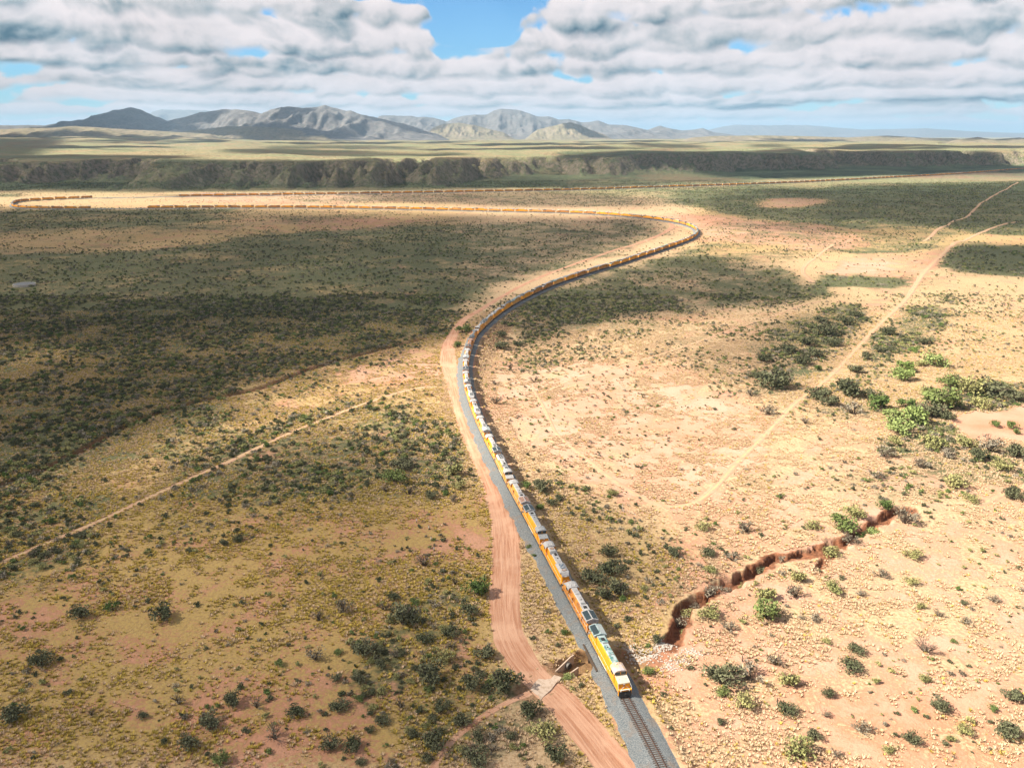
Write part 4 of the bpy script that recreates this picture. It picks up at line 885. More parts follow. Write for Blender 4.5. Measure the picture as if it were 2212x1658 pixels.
for k, s in enumerate(ts_[:300]):
    p = TRK.at(np.array(s)); t = TRK.tan(np.array(s)); o = link('tie', tie_me, parent=track, loc=(p[0] + tr_.uniform(-.05, .05), p[1], tr_.uniform(-.015, .015)))
    o.rotation_euler = (0, 0, math.atan2(t[1], t[0]) + tr_.uniform(-.04, .04)); sc1 = tr_.uniform(.85, 1.2); o.scale = (sc1, tr_.uniform(.96, 1.05), 1)
sr = np.array(ts_[300:]); pp = TRK.at(sr); tt_ = TRK.tan(sr); bx = np.array(MB().box(-.115, .115, -1.3, 1.3, 1.19, 1.375).v)
Vt = np.stack([pp[:, None, 0] + tt_[:, None, 0] * bx[None, :, 0] - tt_[:, None, 1] * bx[None, :, 1], pp[:, None, 1] + tt_[:, None, 1] * bx[None, :, 0] + tt_[:, None, 0] * bx[None, :, 1], np.broadcast_to(bx[None, :, 2], (len(sr), 8))], -1)
fq = np.array([(0,3,2,1),(4,5,6,7),(0,1,5,4),(1,2,6,5),(2,3,7,6),(3,0,4,7)])
me = mesh_np('tie_row', Vt.reshape(-1, 3), (fq[None] + np.arange(len(sr))[:, None, None] * 8).reshape(-1, 4), [M['tie']], False)
link('tie_row', me, parent=track, kind='stuff')

# ------------------------------------------------------------------ roads
rm, n, b = mat('red_dirt'); pos = n.new('ShaderNodeNewGeometry').outputs[0]; uvn = n.new('ShaderNodeAttribute', attribute_name='lane').outputs[1]
lx, ly, lz = n.sep(uvn)
strk = n.noise(n.xyz(n.m('MULTIPLY', lx, .9), n.m('MULTIPLY', ly, .035), lz), 1.6, 7, .7, .5)
c_ = n.mix(n.ss(strk, .36, .64), (.29, .145, .087), (.41, .245, .165))
c_ = n.mix(n.m('MULTIPLY', n.ss(n.noise(pos, .09, 5, .6), .45, .65), .6), c_, (.45, .285, .195))
c_ = n.mix(n.m('MULTIPLY', n.ss(n.noise(n.xyz(n.m('MULTIPLY', lx, 1.2), n.m('MULTIPLY', ly, .03), lz), 2.4, 3, .5), .60, .66), .5), c_, (.30, .14, .08))
n.put(b.inputs['Base Color'], c_)
bp = n.new('ShaderNodeBump'); bp.inputs['Distance'].default_value = .12; n.put(bp.inputs['Height'], n.m('ADD', strk, n.noise(pos, 3., 3))); n.link(bp.outputs[0], b.inputs['Normal'])
rm2, n, b = mat('pale_dirt'); pos = n.new('ShaderNodeNewGeometry').outputs[0]; uvn = n.new('ShaderNodeAttribute', attribute_name='lane').outputs[1]
lx, ly, lz = n.sep(uvn)
c_ = n.mix(n.ss(n.noise(pos, .5, 5, .6), .35, .65), (.375, .235, .16), (.33, .20, .13))
c_ = n.mix(n.m('MULTIPLY', n.m('MULTIPLY', n.ss(n.m('ABSOLUTE', lx), .45, .1), n.ss(n.noise(pos, .35, 3), .4, .55)), .9), c_, (.35, .28, .15))
n.put(b.inputs['Base Color'], c_)
for rn, pa in ROADS.items():
    s = pa.s; w = pa.w; c = pa.q; L = len(s)
    cols = 9; V = np.zeros((L, cols, 3)); lane = np.zeros((L, cols, 3)); t = pa.tan(s); nr_ = np.stack([-t[:, 1], t[:, 0]], 1)
    for k in range(cols):
        f = -1 + 2 * k / (cols - 1); e = 0 if 0 < k < cols - 1 else 1
        w_ = w * (.72 if rn.endswith(('002', '004')) else .85) if rn != 'dirt_road' else w
        ww = w_ * (1 + (.35 if rn != 'dirt_road' else .16) * (fbm(c[:, 0] / 5 + (k > 4) * 50, c[:, 1] / 5, 4, 201) - .5) * 2) if e else w_
        xy = c + nr_ * (f * ww)[:, None]; R_ = np.hypot(xy[:, 0], xy[:, 1])
        zz = ground_z(xy[:, 0], xy[:, 1])
        V[:, k] = np.concatenate([xy, (zz + (.05 + R_ * 2.2e-4) * (1 if not e else .2) - (.04 if e else 0))[:, None]], 1); lane[:, k] = np.stack([f + 0 * s if rn != 'dirt_road' else f * w, s, 0 * s + 3.], 1)
    nm = 'dirt_road' if rn == 'dirt_road' else 'dirt_track'
    me = mesh_np(nm, V.reshape(-1, 3), gridq(L, cols)[:, ::-1], [rm if rn in ('dirt_road', 'dirt_track.001') else rm2]); attr(me, 'lane', lane.reshape(-1, 3), 'FLOAT_VECTOR')
    link(nm, me, kind='structure')

# ------------------------------------------------------------------ wash crossing: slab, headwalls, bridge, stones
def gp1(px, py, z=0.):
    x, y = P(px, py, z); x = float(x); y = float(y); return x, y, float(ground_z(x, y))
sl_ = [(1296,1683),(1304,1668),(1315,1657),(1330,1659),(1345,1657),(1353,1648),(1370.6,1653),(1366,1662),(1358,1667),(1346,1683),(1334,1694),(1326,1701),(1320,1710),(1315,1699),(1304,1692)]
pts = [gp1(a * .8848, b_ * .8848) for a, b_ in sl_]; cx_ = sum(p[0] for p in pts) / len(pts); cy_ = sum(p[1] for p in pts) / len(pts); zc = max(p[2] for p in pts) + .16
mb = MB(); N_ = len(pts); mb.add([(p[0] - cx_, p[1] - cy_, 0) for p in pts] + [(p[0] - cx_, p[1] - cy_, -.7) for p in pts], [tuple(range(N_)), tuple(range(N_, 2 * N_))[::-1]] + [(i, i + N_, (i + 1) % N_ + N_, (i + 1) % N_) for i in range(N_)])
me = mb.mesh('concrete_slab', M['concrete']); link('concrete_slab', me, loc=(cx_, cy_, zc), label='cracked pale concrete slab where the dirt road crosses the wash', cat='concrete slab')
def headwall(p0, p1, hole, label):
    a_ = Vector(gp1(*p0)); b2 = Vector(gp1(*p1)); L_ = (b2 - a_).length; ang = math.atan2(b2.y - a_.y, b2.x - a_.x)
    zb = -1.9; o = link('culvert_headwall', None, loc=(a_.x, a_.y, zb), label=label, cat='culvert headwall'); o.rotation_euler = (0, 0, ang)
    zt = max(a_.z, .0) - zb
    if hole:
        mb = MB(); pr = [(0, 0), (L_, 0), (L_, zt + 1.0), (L_ * .8, zt + .95), (0, zt * .75)]
        mb.py(pr, -.14, .14); link('wall', mb.mesh('wall', M['concrete']), parent=o)
        pm = MB()
        for k in range(5): pm.cyl((L_ * .62, -.9 + k * .18, 1.25), .82 + .04 * (k % 2), .18, 'y', 16)
        link('drain_pipe', pm.mesh('drain_pipe', M['pipe']), parent=o)
        link('pipe_mouth_shade', MB().cyl((L_ * .62, -.93, 1.25), .7, .025, 'y', 16).mesh('pipe_mouth_shade', M['black']), parent=o)  # black disc stands in for the shade inside the solid pipe
    else:
        link('wall', MB().py([(0, 0), (L_, 0), (L_, zt + .35), (0, zt + .1)], -.15, .15).mesh('wall', M['concrete']), parent=o)
headwall((1200, 1445), (1239, 1421), True, 'slanting concrete headwall with dark round pipe mouth left of the lead engine')
headwall((1232, 1453), (1249, 1443), False, 'short low concrete wall beside the bright green bush near the slab')
pb = TRK.at(np.array(sbr)); tb = TRK.tan(np.array(sbr))
br = link('railway_bridge', None, loc=(pb[0], pb[1], -1.6), label='short dark timber ballast bridge carrying the track over the wash under the lead engine', cat='bridge'); br.rotation_euler = (0, 0, math.atan2(tb[1], tb[0]))
for sg in (1, -1):
    link('side_beam', MB().box(-5.2, 5.2, 2.95 * sg - .16, 2.95 * sg + .16, 1.9, 2.85).mesh('side_beam', M['wood']), parent=br)
    for x in (-4.9, -1.7, 1.7, 4.9): link('post', MB().box(x - .17, x + .17, 2.62 * sg - .17, 2.62 * sg + .17, 0, 1.9).mesh('post', M['wood']), parent=br)
link('deck', MB().box(-5.2, 5.2, -2.79, 2.79, 1.9, 2.3).mesh('deck', M['wood']), parent=br)
rs = random.Random(12)
def rock_mesh(seed):
    r = random.Random(seed); import bmesh
    bm = bmesh.new(); bmesh.ops.create_icosphere(bm, subdivisions=1, radius=.5)
    for v_ in bm.verts: v_.co *= r.uniform(.7, 1.2); v_.co.z *= .7
    me = bpy.data.meshes.new('stone'); bm.to_mesh(me); bm.free(); return me
M['stone'] = simple('pale_riprap', (.50, .45, .40), (.30, .25, .21), .9, scale=1.)
rmeshes = [rock_mesh(k) for k in range(5)]
for m_ in rmeshes: m_.materials.append(M['stone'])

# ------------------------------------------------------------------ plants
def plant_mat(name, c1, c2, trans=.25):
    m, n, b = mat(name); tint = n.new('ShaderNodeAttribute', attribute_name='tint', attribute_type='INSTANCER').outputs[2]
    rnd_ = n.new('ShaderNodeObjectInfo').outputs['Random']; g = n.new('ShaderNodeNewGeometry')
    f = n.m('ADD', n.m('MULTIPLY', rnd_, .7), n.m('MULTIPLY', n.noise(g.outputs[0], .8, 2), .6))
    f = n.m('ADD', f, n.m('MULTIPLY', tint, .0))
    n.put(b.inputs['Base Color'], n.mix(n.ss(f, .25, 1.), c1, c2)); b.inputs['Roughness'].default_value = .85
    return m
FM = {'dark': plant_mat('dark_foliage', (.075, .085, .045), (.11, .115, .065)), 'green': plant_mat('green_foliage', (.08, .125, .035), (.14, .175, .06)),
      'bright': plant_mat('bright_green_foliage', (.13, .19, .05), (.22, .27, .10)), 'olive': plant_mat('olive_foliage', (.19, .20, .08), (.27, .26, .11)),
      'grey': plant_mat('grey_twigs', (.15, .135, .10), (.24, .215, .165)), 'gold': plant_mat('yellow_shrub', (.42, .33, .06), (.36, .30, .08))}
M['bark'] = simple('bark', (.10, .075, .055), (.16, .13, .10), .9, scale=3.)
def shrub_mesh(seed, key, leaves, twigs, flat=.5, leaf=.055, lobes=7, fill=.8):
    """unit plant, about 1 wide"""
    r = np.random.RandomState(seed); lob = []
    for k in range(lobes):
        a = r.rand() * 6.283; d = (r.rand() ** .6) * .33; lob.append((d * math.cos(a), d * math.sin(a), flat * (.45 + .35 * r.rand()) * (1 - d * .8), .12 + .13 * r.rand()))
    V = []; Fc = []
    for k in range(leaves):
        x, y, z, rad = lob[r.randint(lobes)]; v = r.normal(size=3); v /= np.linalg.norm(v); rr = rad * r.rand() ** (.35 if fill > .5 else .5)
        c = np.array([x, y, z]) + v * rr * np.array([1, 1, .75]); c[2] = max(c[2], .02)
        s_ = leaf * (.6 + .8 * r.rand()); a1 = r.normal(size=3); a1 /= np.linalg.norm(a1); a2 = np.cross(a1, r.normal(size=3)); a2 /= np.linalg.norm(a2)
        i0 = len(V); V += [c - a1 * s_, c + a1 * s_ * .6 + a2 * s_ * .7, c + a1 * s_ * .6 - a2 * s_ * .7]; Fc.append((i0, i0 + 1, i0 + 2))
    me = mesh_np('crown', np.array(V), np.array(Fc), [FM[key]], False)
    mb = MB()
    for k in range(twigs):
        x, y, z, rad = lob[k % lobes]; a = r.rand() * 6.283
        m_ = (x * .45 + .03 * r.normal(), y * .45 + .03 * r.normal(), z * .55); e_ = (x * 1.25 + rad * .5 * math.cos(a), y * 1.25 + rad * .5 * math.sin(a), z + rad * .7)
        for q0, q1, rr in (((x * .06, y * .06, -.03), m_, .013), (m_, e_, .007)):
            mb.tube(q0, q1, rr, 3)
        for j in range(2):
            a = r.rand() * 6.283; mb.tube(m_, (e_[0] + .1 * math.cos(a), e_[1] + .1 * math.sin(a), e_[2] * (.7 + .4 * r.rand())), .005, 3)
    return me, mb.mesh('trunk', M['bark'])
SHK = {'dark': dict(leaves=760, twigs=12, flat=.5, leaf=.04, lobes=10), 'green': dict(leaves=820, twigs=8, flat=.52, leaf=.04, lobes=10), 'bright': dict(leaves=820, twigs=8, flat=.5, leaf=.04, lobes=11),
       'olive': dict(leaves=520, twigs=12, flat=.45, leaf=.038, lobes=9), 'grey': dict(leaves=200, twigs=16, flat=.5, leaf=.04), 'bare': dict(leaves=60, twigs=22, flat=.6, leaf=.035)}
SM = {k: [shrub_mesh(100 + 7 * j + hash_, {'bare': 'grey'}.get(k, k), **v_) for j in range(3)] for hash_, (k, v_) in enumerate(SHK.items())}
shr = [(1519,1147,35,'olive'),(1615,1149,40,'grey'),(1453,1200,38,'dark'),(1528,1200,34,'dark'),(1583,1213,36,'grey'),(1538,1238,34,'olive'),(1647,1222,28,'dark'),(1720,1254,44,'olive'),(1647,1293,55,'olive'),(1720,1290,44,'grey'),(1803.5,1277,50,'olive'),(1858,1286,26,'grey'),(1970,1259,36,'olive'),(1653,1331,70,'green'),(1531,1331,55,'olive'),(1755.5,1341,30,'grey'),(1800,1200,40,'olive'),(1973,1203,45,'olive'),(1900,1245,32,'grey'),(1992,1315,24,'olive'),(2028,1331,26,'bare'),(1787.5,1390,24,'olive'),(1848,1408,36,'dark'),(1999,1408,52,'bare'),(1835.5,1445,48,'dark'),(1672,1434,40,'grey'),(1563,1472,80,'dark'),(1621,1466,62,'grey'),(1698,1475,55,'olive'),(1789,1502,30,'dark'),(1602,1526,52,'olive'),(1560,1498,32,'green'),(1698,1539,45,'dark'),(2031,1533,44,'dark'),(1576,1363,36,'grey'),(1757,1142,36,'olive'),(1819.5,1142,56,'green'),(1883.6,1145.5,34,'bright'),(1835.5,1168,42,'grey'),(1954,1129.5,56,'grey'),(1912,1097.5,34,'green'),(1845,1113.5,50,'olive'),(1400,1453,26,'green'),(1419,1385.6,32,'dark'),(1470.6,1334,42,'grey'),(1544,1283,42,'grey'),(1490,1312,30,'olive'),(1566,1268,32,'grey'),(1606,1251,24,'olive'),(1503,1296,24,'grey'),(1692,1213,22,'grey'),(1733,1202,24,'bare'),(1862,1150,28,'green'),(1480,1352,24,'olive'),(1800,1178,26,'grey'),
 (2189,1514,48,'dark'),(2179,1593,60,'dark'),(2078,1582.6,40,'olive'),(1967,1603,40,'dark'),(1918.7,1625.6,32,'olive'),(1860.5,1580,44,'grey'),(1805,1630.7,30,'grey'),(1731.6,1635.7,70,'olive'),(1757,1593,36,'dark'),(1784.7,1547,26,'grey'),(2085.6,1347,28,'grey'),(2146,1299,30,'grey'),(2060,1388,16,'green'),(2080.6,1304.5,18,'dark'),(2145,1534.6,20,'green'),(1997,1471,30,'olive'),
 (1672,836,75,'dark'),(1736.5,786,40,'dark'),(1827.5,701,40,'dark'),(1848,683.6,32,'dark'),(1771.7,695,30,'dark'),(1780.5,722,55,'dark'),(1824.6,854,70,'dark'),(1768.8,862.7,50,'dark'),(1795,877,45,'dark'),(1877,858,32,'dark'),(1895,883,50,'green'),(1845,895,50,'grey'),(1848,804,36,'dark'),(1918.5,722,32,'dark'),(2015,789,48,'bright'),(1948,818.6,44,'bright'),(1954,800,38,'bright'),(1974,912.6,60,'bright'),(1925,905,44,'bright'),(2050,836,46,'green'),(1998,850,40,'olive'),(1960,880,40,'green'),(2046,905,40,'dark'),(2115,880,50,'olive'),(2170,850,44,'olive'),(1935,958,40,'olive'),(2110,990,50,'dark'),(2040,985,40,'grey'),(2160,1015,50,'olive'),(2070,1050,56,'olive'),(2190,1075,50,'dark'),(1990,1010,40,'grey'),(1890,1030,36,'grey'),(2100,1080,40,'olive'),(1985,790,26,'olive'),(1975,760,22,'bright'),(1900,760,26,'dark'),(1870,775,30,'dark'),(1650,780,34,'dark'),(1700,760,38,'dark'),(1745,745,40,'dark'),(1800,745,40,'dark'),(1760,770,36,'dark'),(1945,936,60,'bright'),(2027,877,75,'green'),(2091.7,848,70,'olive'),(2135.8,851,75,'dark'),(2012.5,898,60,'dark'),(2194.5,865.6,45,'dark'),(2006.6,965,60,'olive'),(2086,965,50,'olive'),(2138.7,974,60,'grey'),(2194.5,986,50,'dark'),(2150.5,920,22,'green'),(2185.7,923,26,'green'),(2194.5,934.6,18,'green'),(1906.8,983,44,'grey'),(1927,760,26,'dark'),(1995,742,32,'dark'),(1956.7,739,22,'dark'),(1660,895,40,'grey'),(1622,854,28,'grey'),(1636.6,815.7,30,'dark'),(1739.4,915.5,24,'bare'),(1766,798,20,'green'),
 (1030.5,1285,62,'green'),(1014.5,1325,40,'dark'),(870.4,1348,75,'dark'),(880,1328.6,36,'grey'),(917,1222,42,'bare'),(982.5,1262,28,'bare'),(883,1068,36,'bare'),(835,1062,28,'bare'),(931,1075.7,34,'dark'),(976,1082,28,'grey'),(992,1053,36,'olive'),(854.4,1040.5,50,'green'),(870.4,1011.7,45,'dark'),(976,1024.5,55,'olive'),(787,1412,62,'dark'),(822.4,1440.6,34,'dark'),(960,1431,50,'olive'),(925,1472,75,'dark'),(1049.7,1422,50,'dark'),(1017.7,1485.5,52,'dark'),(1088,1488,78,'dark'),(973,1373.4,46,'dark'),(918.5,1386,38,'dark'),(944,1309,34,'grey'),(832,1316,30,'bare'),(851,1293.4,32,'dark'),(771,1472.6,42,'dark'),
 (866,1528,44,'bare'),(940,1615,68,'dark'),(1031.5,1595,40,'dark'),(1142,1545,60,'dark'),(1170.7,1593,72,'olive'),(998,1563,46,'dark'),(952,1534.6,40,'dark'),(1199.5,1640,56,'dark'),(1026.7,1645,62,'dark'),(1226,1463,28,'bright'),(825,1563,36,'dark'),
 (353,1337,52,'dark'),(90,1438,52,'dark'),(32,1553,64,'dark'),(385,1520,42,'bare'),(500,1523,50,'dark'),(554,1528,38,'bare'),(450,1570,62,'dark'),(410,1614,46,'dark'),(356,1605,22,'dark'),(198,1546,28,'bare'),(594,1594,48,'bare'),(641,1545,44,'dark'),(680,1425,46,'grey'),(731,1413,22,'green'),(605,1438,24,'green'),(734,1533,42,'dark'),(713,1616,48,'dark'),(760,1616,42,'dark'),(173,1333.6,46,'dark'),(241,1315.6,30,'green'),(687.6,1339,34,'bare'),(741.6,1320,46,'grey'),(309.6,1549.6,26,'dark'),(475,1648,40,'green'),(482,1176,26,'dark'),(515,1167,26,'dark'),
 (1167.4,1058.7,50,'dark'),(1138,1056,24,'green'),(1166,1101.4,20,'green'),(1191.4,1090.7,28,'dark'),(1207.4,1080,26,'dark'),(1322,1068,32,'olive'),(1314,1200,42,'dark'),(1319.5,1238,62,'dark'),(1279.5,1256,56,'dark'),(1330,1283,56,'dark'),(1303.5,1293,42,'dark'),(1142,1185.5,14,'green'),(1152.7,1205.5,12,'green'),(1220.8,1373.6,20,'green'),(1204.8,1395,14,'dark'),
 (1002.6,718,32,'green'),(987.4,750,22,'green'),(954.6,717,15,'dark'),(1084,741,34,'dark'),(1118,733,24,'dark'),(1082.6,719,24,'dark'),(1103.4,791,19,'bare'),(1154.6,823,24,'bare'),(1071.4,828,17,'grey'),(1069.8,872,32,'bare')]
cname = {'dark': 'dark grey-green', 'green': 'mid green', 'bright': 'bright spring-green', 'olive': 'yellowish olive', 'grey': 'grey twiggy', 'bare': 'nearly leafless'}
lms = [('by the red gully', GUL, 12), ('by the wash under the lead engine', WSH, 10), ('near the train', TRK, 16), ('by the red dirt road', ROADS['dirt_road'], 14), ('by the long pale two-track', ROADS['dirt_track.002'], 14), ('by the left dirt track', ROADS['dirt_track'], 12), ('by the trail below the slab', ROADS['dirt_track.001'], 9)]
extra = []
# scattered plants
R = np.random.RandomState(77)
def clear_of(X, Y, m=1.):
    ok = np.ones(X.shape, bool); d, _ = TRK.dist(X, Y); ok &= np.abs(d) > 5.3 + m
    for rn, pa in ROADS.items():
        d, s_ = pa.dist(X, Y); ok &= np.abs(d) > np.interp(s_, pa.s, pa.w) * (1 if rn == 'dirt_road' else .55) + (m * .5 if rn == 'dirt_road' or m > 0 else -.2)
    d, _ = WSH.dist(X, Y); ok &= np.abs(d) > 3 + m; d, _ = GUL.dist(X, Y); ok &= np.abs(d) > 4. + m * .3
    return ok
def fanpts(n_, y0, y1, u_=.76):
    Y = np.sqrt(R.rand(n_) * (y1 * y1 - y0 * y0) + y0 * y0); return (R.rand(n_) * 2 - 1) * u_ * np.sqrt(Y ** 2 + 4900), Y
Xa, Ya = fanpts(150000, 105, 620); Xb, Yb = fanpts(520000, 620, 2300); X = np.r_[Xa, Xb]; Y = np.r_[Ya, Yb]
s1, b1, g1 = cover(X, Y)
cl = fbm(X / 22, Y / 22, 3, 301); pr = np.clip(s1 ** 1.08 * .78 * sst(cl, .26, .60), 0, 1) * np.where(Y < 620, 1.35, .85) + .005
keep = (R.rand(len(X)) < pr) & clear_of(X, Y, 1.2); X, Y, s1 = X[keep], Y[keep], s1[keep]
# keep them off the hand-placed ones
hx, hy = P([q[0] for q in shr], [q[1] for q in shr]); hx = np.array(hx); hy = np.array(hy)
size = .7 + 3.1 * R.rand(len(X)) ** 2.2 * (.45 + s1 * .7)
dm = np.full(len(X), 1e9)
nearI = np.where(Y < 700)[0]
for a, c in zip(hx, hy): dm[nearI] = np.minimum(dm[nearI], np.hypot(X[nearI] - a, Y[nearI] - c))
keep = dm > 2.6; X, Y, s1, size = X[keep], Y[keep], s1[keep], size[keep]
kk = R.rand(len(X)); px2, py2 = PR(X, Y)
kinds = np.where(kk < .40, 0, np.where(kk < .64, 1, np.where(kk < .86, 2, 3)))      # dark, olive, grey, green
prom = size / np.hypot(Y, 118) ** 1.0
order = np.argsort(-prom * ((px2 > -20) & (px2 < 2230) & (py2 < 1680)))
top = order[:max(0, 298 - len(shr))]
for j in top: extra.append((float(px2[j]), float(py2[j]), float(size[j] / np.hypot(Y[j] * .956 + 34, 0) * F), ['dark', 'olive', 'grey', 'green'][kinds[j]]))
mask = np.ones(len(X), bool); mask[top] = False; X, Y, s1, size, kinds = X[mask], Y[mask], s1[mask], size[mask], kinds[mask]
recs = []
for px1, py1, w1, ky in shr + extra:
    x, y, z = gp1(px1, py1); dep_ = y * math.cos(TH) + CH * math.sin(TH); wm = w1 * dep_ / F * 1.25 * (1.08 if ky in ('bright', 'green') and px1 > 1850 else 1)
    place = None; bd = 1e9
    for t_, pa, lim in lms:
        d, s_ = pa.dist(np.array([x]), np.array([y])); off = abs(d[0]) - (np.interp(s_[0], pa.s, pa.w) if hasattr(pa, 'w') else 2.)
        if off < lim and off < bd: bd = off; place = t_
    side = 'left' if x < np.interp(y, TRK.at(np.arange(0, 500, 5.))[:, 1], TRK.at(np.arange(0, 500, 5.))[:, 0]) else 'right'
    if place is None: place = f'in open grass {side} of train, ' + ('foreground' if py1 > 1350 else 'middle' if py1 > 950 else 'far')
    elif place in ('near the train', 'by the red dirt road', 'by the red gully', 'by the long pale two-track'): place += (', foreground' if py1 > 1300 else ', middle' if py1 > 950 else ', far')
    sz = 'large' if wm > 5.5 else 'medium' if wm > 3.4 else 'small'
    recs.append([f'{sz} {cname[ky]} shrub {place}', px1, x, y, z, wm, ky])
from collections import defaultdict
gr = defaultdict(list)
for r_ in recs: gr[r_[0]].append(r_)
for base_, L_ in gr.items():
    L_.sort(key=lambda q: q[1])
    for k, r_ in enumerate(L_):
        r_.append(base_ if len(L_) == 1 else base_ + (', leftmost' if k == 0 else ', rightmost' if k == len(L_) - 1 else f', {ordinal(k + 1)} from left'))
rq = random.Random(5)
for base_, px1, x, y, z, wm, ky, lab in recs:
    cr_, tk_ = rq.choice(SM[ky]); tree = wm > 5.8
    d_g = abs(GUL.dist(np.array([x]), np.array([y]))[0][0])
    o = link('shrub', None, loc=(x, y, z - .02), label=lab, cat='shrub', group='desert shrubs in the near land'); o.rotation_euler = (0, 0, rq.uniform(0, 6.28)); o.scale = (wm, wm * rq.uniform(.85, 1.1), wm * rq.uniform(.8, 1.05))
    link('crown', cr_, parent=o); link('trunk', tk_, parent=o)

def proto_coll(name, meshes):
    c = bpy.data.collections.new(name)
    for k, me in enumerate(meshes): c.objects.link(bpy.data.objects.new(f'{name}_{k:02d}', me))
    return c
def scatter(name, coll, X, Y, Z, sc, idx, label=None):
    me = bpy.data.meshes.new(name); V = np.stack([X, Y, Z], 1).astype(np.float32)
    me.vertices.add(len(V)); me.vertices.foreach_set('co', V.ravel()); me.update()
    attr(me, 'sc', sc, 'FLOAT'); attr(me, 'rz', R.rand(len(X)) * 6.283, 'FLOAT'); attr(me, 'pi', idx, 'INT')
    o = link(name, me, kind='stuff')
    t = bpy.data.node_groups.new(name, 'GeometryNodeTree'); t.interface.new_socket('Geometry', in_out='INPUT', socket_type='NodeSocketGeometry'); t.interface.new_socket('Geometry', in_out='OUTPUT', socket_type='NodeSocketGeometry')
    gi = t.nodes.new('NodeGroupInput'); go = t.nodes.new('NodeGroupOutput'); ip = t.nodes.new('GeometryNodeInstanceOnPoints'); ci = t.nodes.new('GeometryNodeCollectionInfo')
    ci.inputs[0].default_value = coll; ci.inputs[1].default_value = True; ci.inputs[2].default_value = True
    def na(nm, ty):
        q = t.nodes.new('GeometryNodeInputNamedAttribute'); q.data_type = ty; q.inputs[0].default_value = nm; return q.outputs[0]
    cx = t.nodes.new('ShaderNodeCombineXYZ'); t.links.new(na('rz', 'FLOAT'), cx.inputs[2])
    t.links.new(gi.outputs[0], ip.inputs['Points']); t.links.new(ci.outputs[0], ip.inputs['Instance']); ip.inputs['Pick Instance'].default_value = True
    t.links.new(na('pi', 'INT'), ip.inputs['Instance Index']); t.links.new(cx.outputs[0], ip.inputs['Rotation']); t.links.new(na('sc', 'FLOAT'), ip.inputs['Scale'])
    t.links.new(ip.outputs[0], go.inputs[0])
    md = o.modifiers.new('scatter', 'NODES'); md.node_group = t
    return o
lowm = []
for k, key in enumerate(('dark', 'olive', 'grey', 'green')):
    for j in range(2):
        c_, t_ = shrub_mesh(900 + k * 5 + j, key, leaves=(150 if key != 'grey' else 110), twigs=3, leaf=.085, lobes=6); lowm.append(c_)
scr = proto_coll('scrub_plant', lowm)
scatter('desert_scrub', scr, X, Y, ground_z(X, Y) - .03, size * 1.15, kinds * 2 + R.randint(0, 2, len(X)))
NSCR = len(X)

# grass tufts
gmat, n, b = mat('straw_grass'); rnd_ = n.new('ShaderNodeObjectInfo').outputs['Random']; gg = n.new('ShaderNodeNewGeometry').outputs[0]
f = n.m('ADD', n.m('MULTIPLY', rnd_, .6), n.m('MULTIPLY', n.noise(gg, .05, 4), .8))
n.put(b.inputs['Base Color'], n.mix(n.ss(f, .3, 1.), (.46, .335, .205), (.56, .42, .285)))
gmat2, n, b = mat('olive_grass'); rnd_ = n.new('ShaderNodeObjectInfo').outputs['Random']; gg = n.new('ShaderNodeNewGeometry').outputs[0]
f = n.m('ADD', n.m('MULTIPLY', rnd_, .6), n.m('MULTIPLY', n.noise(gg, .05, 4), .8))
n.put(b.inputs['Base Color'], n.mix(n.ss(f, .3, 1.), (.30, .24, .045), (.50, .375, .085)))
def tuft(seed, m):
    r = np.random.RandomState(seed); V = []; Fc = []
    for k in range(20):
        a = r.rand() * 6.283; d = r.rand() * .25; c = np.array([d * math.cos(a), d * math.sin(a), -.03]); a += r.normal() * .5
        o_ = np.array([math.cos(a), math.sin(a), 0]); w = np.array([-o_[1], o_[0], 0]) * (.045 + .05 * r.rand())
        tip = c + o_ * (.14 + .22 * r.rand()) + np.array([0, 0, .28 + .25 * r.rand()]); i0 = len(V); V += [c - w, c + w, tip]; Fc.append((i0, i0 + 1, i0 + 2))
    return mesh_np('tuft', np.array(V), np.array(Fc), [m], False)
gc = proto_coll('grass_tuft', [tuft(1, gmat), tuft(2, gmat), tuft(3, gmat2), tuft(4, gmat2)])
X, Y = fanpts(1100000, 108, 560)
s1, b1, g1 = cover(X, Y); cl = fbm(X / 3.2, Y / 3.2, 3, 401); cl2 = fbm(X / 17, Y / 17, 3, 411)
dT, _ = TRK.dist(X, Y); emb = (np.abs(dT) < 14)
pr = np.clip(sst(cl * .6 + cl2 * .55, .34 + b1 * .26, .60 + b1 * .22), 0, 1) * (1 - sst(Y, 400, 560) * .8)
pr = np.clip(pr + .16 * g1 * (b1 < .5), 0, 1)
pr = np.where(emb, np.maximum(pr, .55), pr)
keep = (R.rand(len(X)) < pr) & clear_of(X, Y, -.5) & (b1 < .93)
X, Y, g1 = X[keep], Y[keep], g1[keep]
gi_ = np.where(R.rand(len(X)) < np.clip(g1 - .2, 0, 1) * 1.1, 2, 0) + R.randint(0, 2, len(X))
scatter('dry_grass', gc, X, Y, ground_z(X, Y), .42 + 1.05 * R.rand(len(X)) ** 2.2, gi_)
NGR = len(X)
# riprap stones on the bank of the wash
rc = proto_coll('stone', rmeshes); a = PT([(1352,1398),(1380,1412),(1410,1408),(1432,1392),(1448,1384)]); pa = Path(smooth_path(a, .5, .5))
t_ = R.rand(520) * pa.L; q = pa.at(t_) + R.normal(size=(520, 2)) * 1.15
b_ = Path(smooth_path(PT([(1425,1442),(1460,1432),(1490,1418),(1505,1405)]), .5, .5)); q2 = b_.at(R.rand(260) * b_.L) + R.normal(size=(260, 2)) * 1.3
q = np.concatenate([q, q2]); scatter('riprap_stones', rc, q[:, 0], q[:, 1], ground_z(q[:, 0], q[:, 1]) + .05, .22 + .38 * R.rand(len(q)), R.randint(0, 5, len(q)))

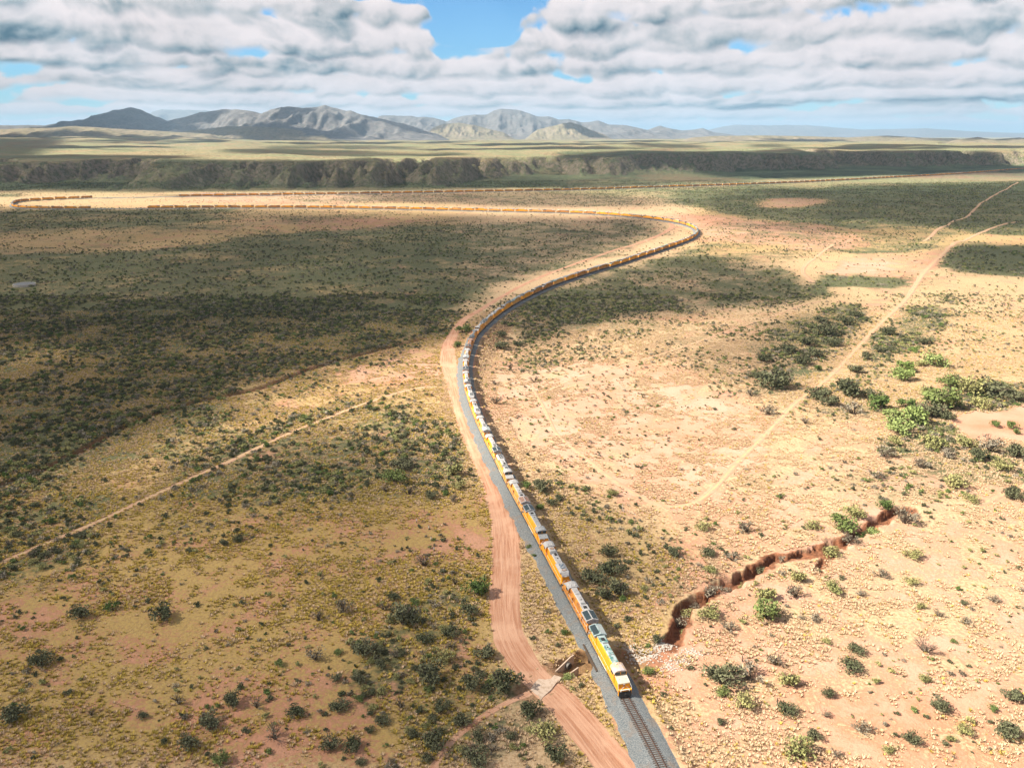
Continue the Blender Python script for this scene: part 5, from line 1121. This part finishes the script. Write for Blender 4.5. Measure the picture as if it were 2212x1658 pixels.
# ------------------------------------------------------------------ posts, pipes, tank
def post(px1, py1, h, r, label, banded=False, white=False, lean=0.):
    x, y, z = gp1(px1, py1); o = link('fence_post' if not white else 'marker_post', None, loc=(x, y, z - .1), label=label, cat='post', group='fence posts' if not white else 'white marker posts')
    o.rotation_euler = (lean, lean * .6, .3)
    link('shaft', MB().cyl((0, 0, 0), r, h, 'z', 7, r * .85).mesh('shaft', M['white' if white else 'wood']), parent=o)
    if banded: link('white_band', MB().cyl((0, 0, h * .45), r * 1.15, h * .4, 'z', 7).mesh('white_band', M['white']), parent=o)
K = .8848
for j, (a, c, bd) in enumerate([(1035.6,1250,0),(1017.5,1276,1),(1047,1293,1),(1052.6,1320,1),(1060,1345,1),(1068,1374,0),(1089,1466,0),(1101,1508,0),(1106,1531,0)]):
    post(a * K, c * K, 1.7, .13, ['', 'first', 'second', 'third', 'fourth', 'fifth', 'sixth', 'seventh', 'eighth', 'ninth'][j + 1] + (' white-banded' if bd else ' dark') + ' fence post from the back, left of the dirt road', bool(bd))
for j, (a, c) in enumerate([(1730,1520),(1757,1549),(1812,1613),(1898,1718),(1947,1777),(1971,1807),(2026.6,1875)]):
    post(a * K, c * K, 1.6, .13, nth[j + 1] + ' dark wooden fence post from the gully, on the line right of the train', lean=rq.uniform(-.06, .06))
post(1519 * K, 1248 * K, 2.6, .08, 'tall white pipe post in the grass right of the train', white=True)
post(1523 * K, 1249 * K, 1.1, .08, 'short white post next to the tall white pipe post', white=True)
post(1553 * K, 1290 * K, 1.2, .08, 'white marker post with slab beside it, right of the tall pipe post', white=True)
x, y, z = gp1(1531 * K, 1246 * K); link('fallen_pipe', MB().tube((0, 0, .12), (2.4, -3.2, .12), .06).mesh('fallen_pipe', M['white']), loc=(x, y, z), label='white pipe lying on the grass between the white posts', cat='pipe')
x, y, z = gp1(52, 612); o = link('stock_tank', None, loc=(x, y, z), label='round pale stock tank in the dark scrub at the far left', cat='water tank')
link('tank_wall', MB().cyl((0, 0, -.5), 8.5, 2.4, 'z', 28).mesh('tank_wall', M['tank']), parent=o); link('water', MB().cyl((0, 0, 1.85), 8.1, .06, 'z', 28).mesh('water', M['roof_dark']), parent=o)
print('LOCOS', NLOCO, 'SCRUB', NSCR, 'GRASS', NGR, 'SHRUBS', len(recs), 'GROUND', GX.shape, 'zmin', GZ.min(), 's0', s0)
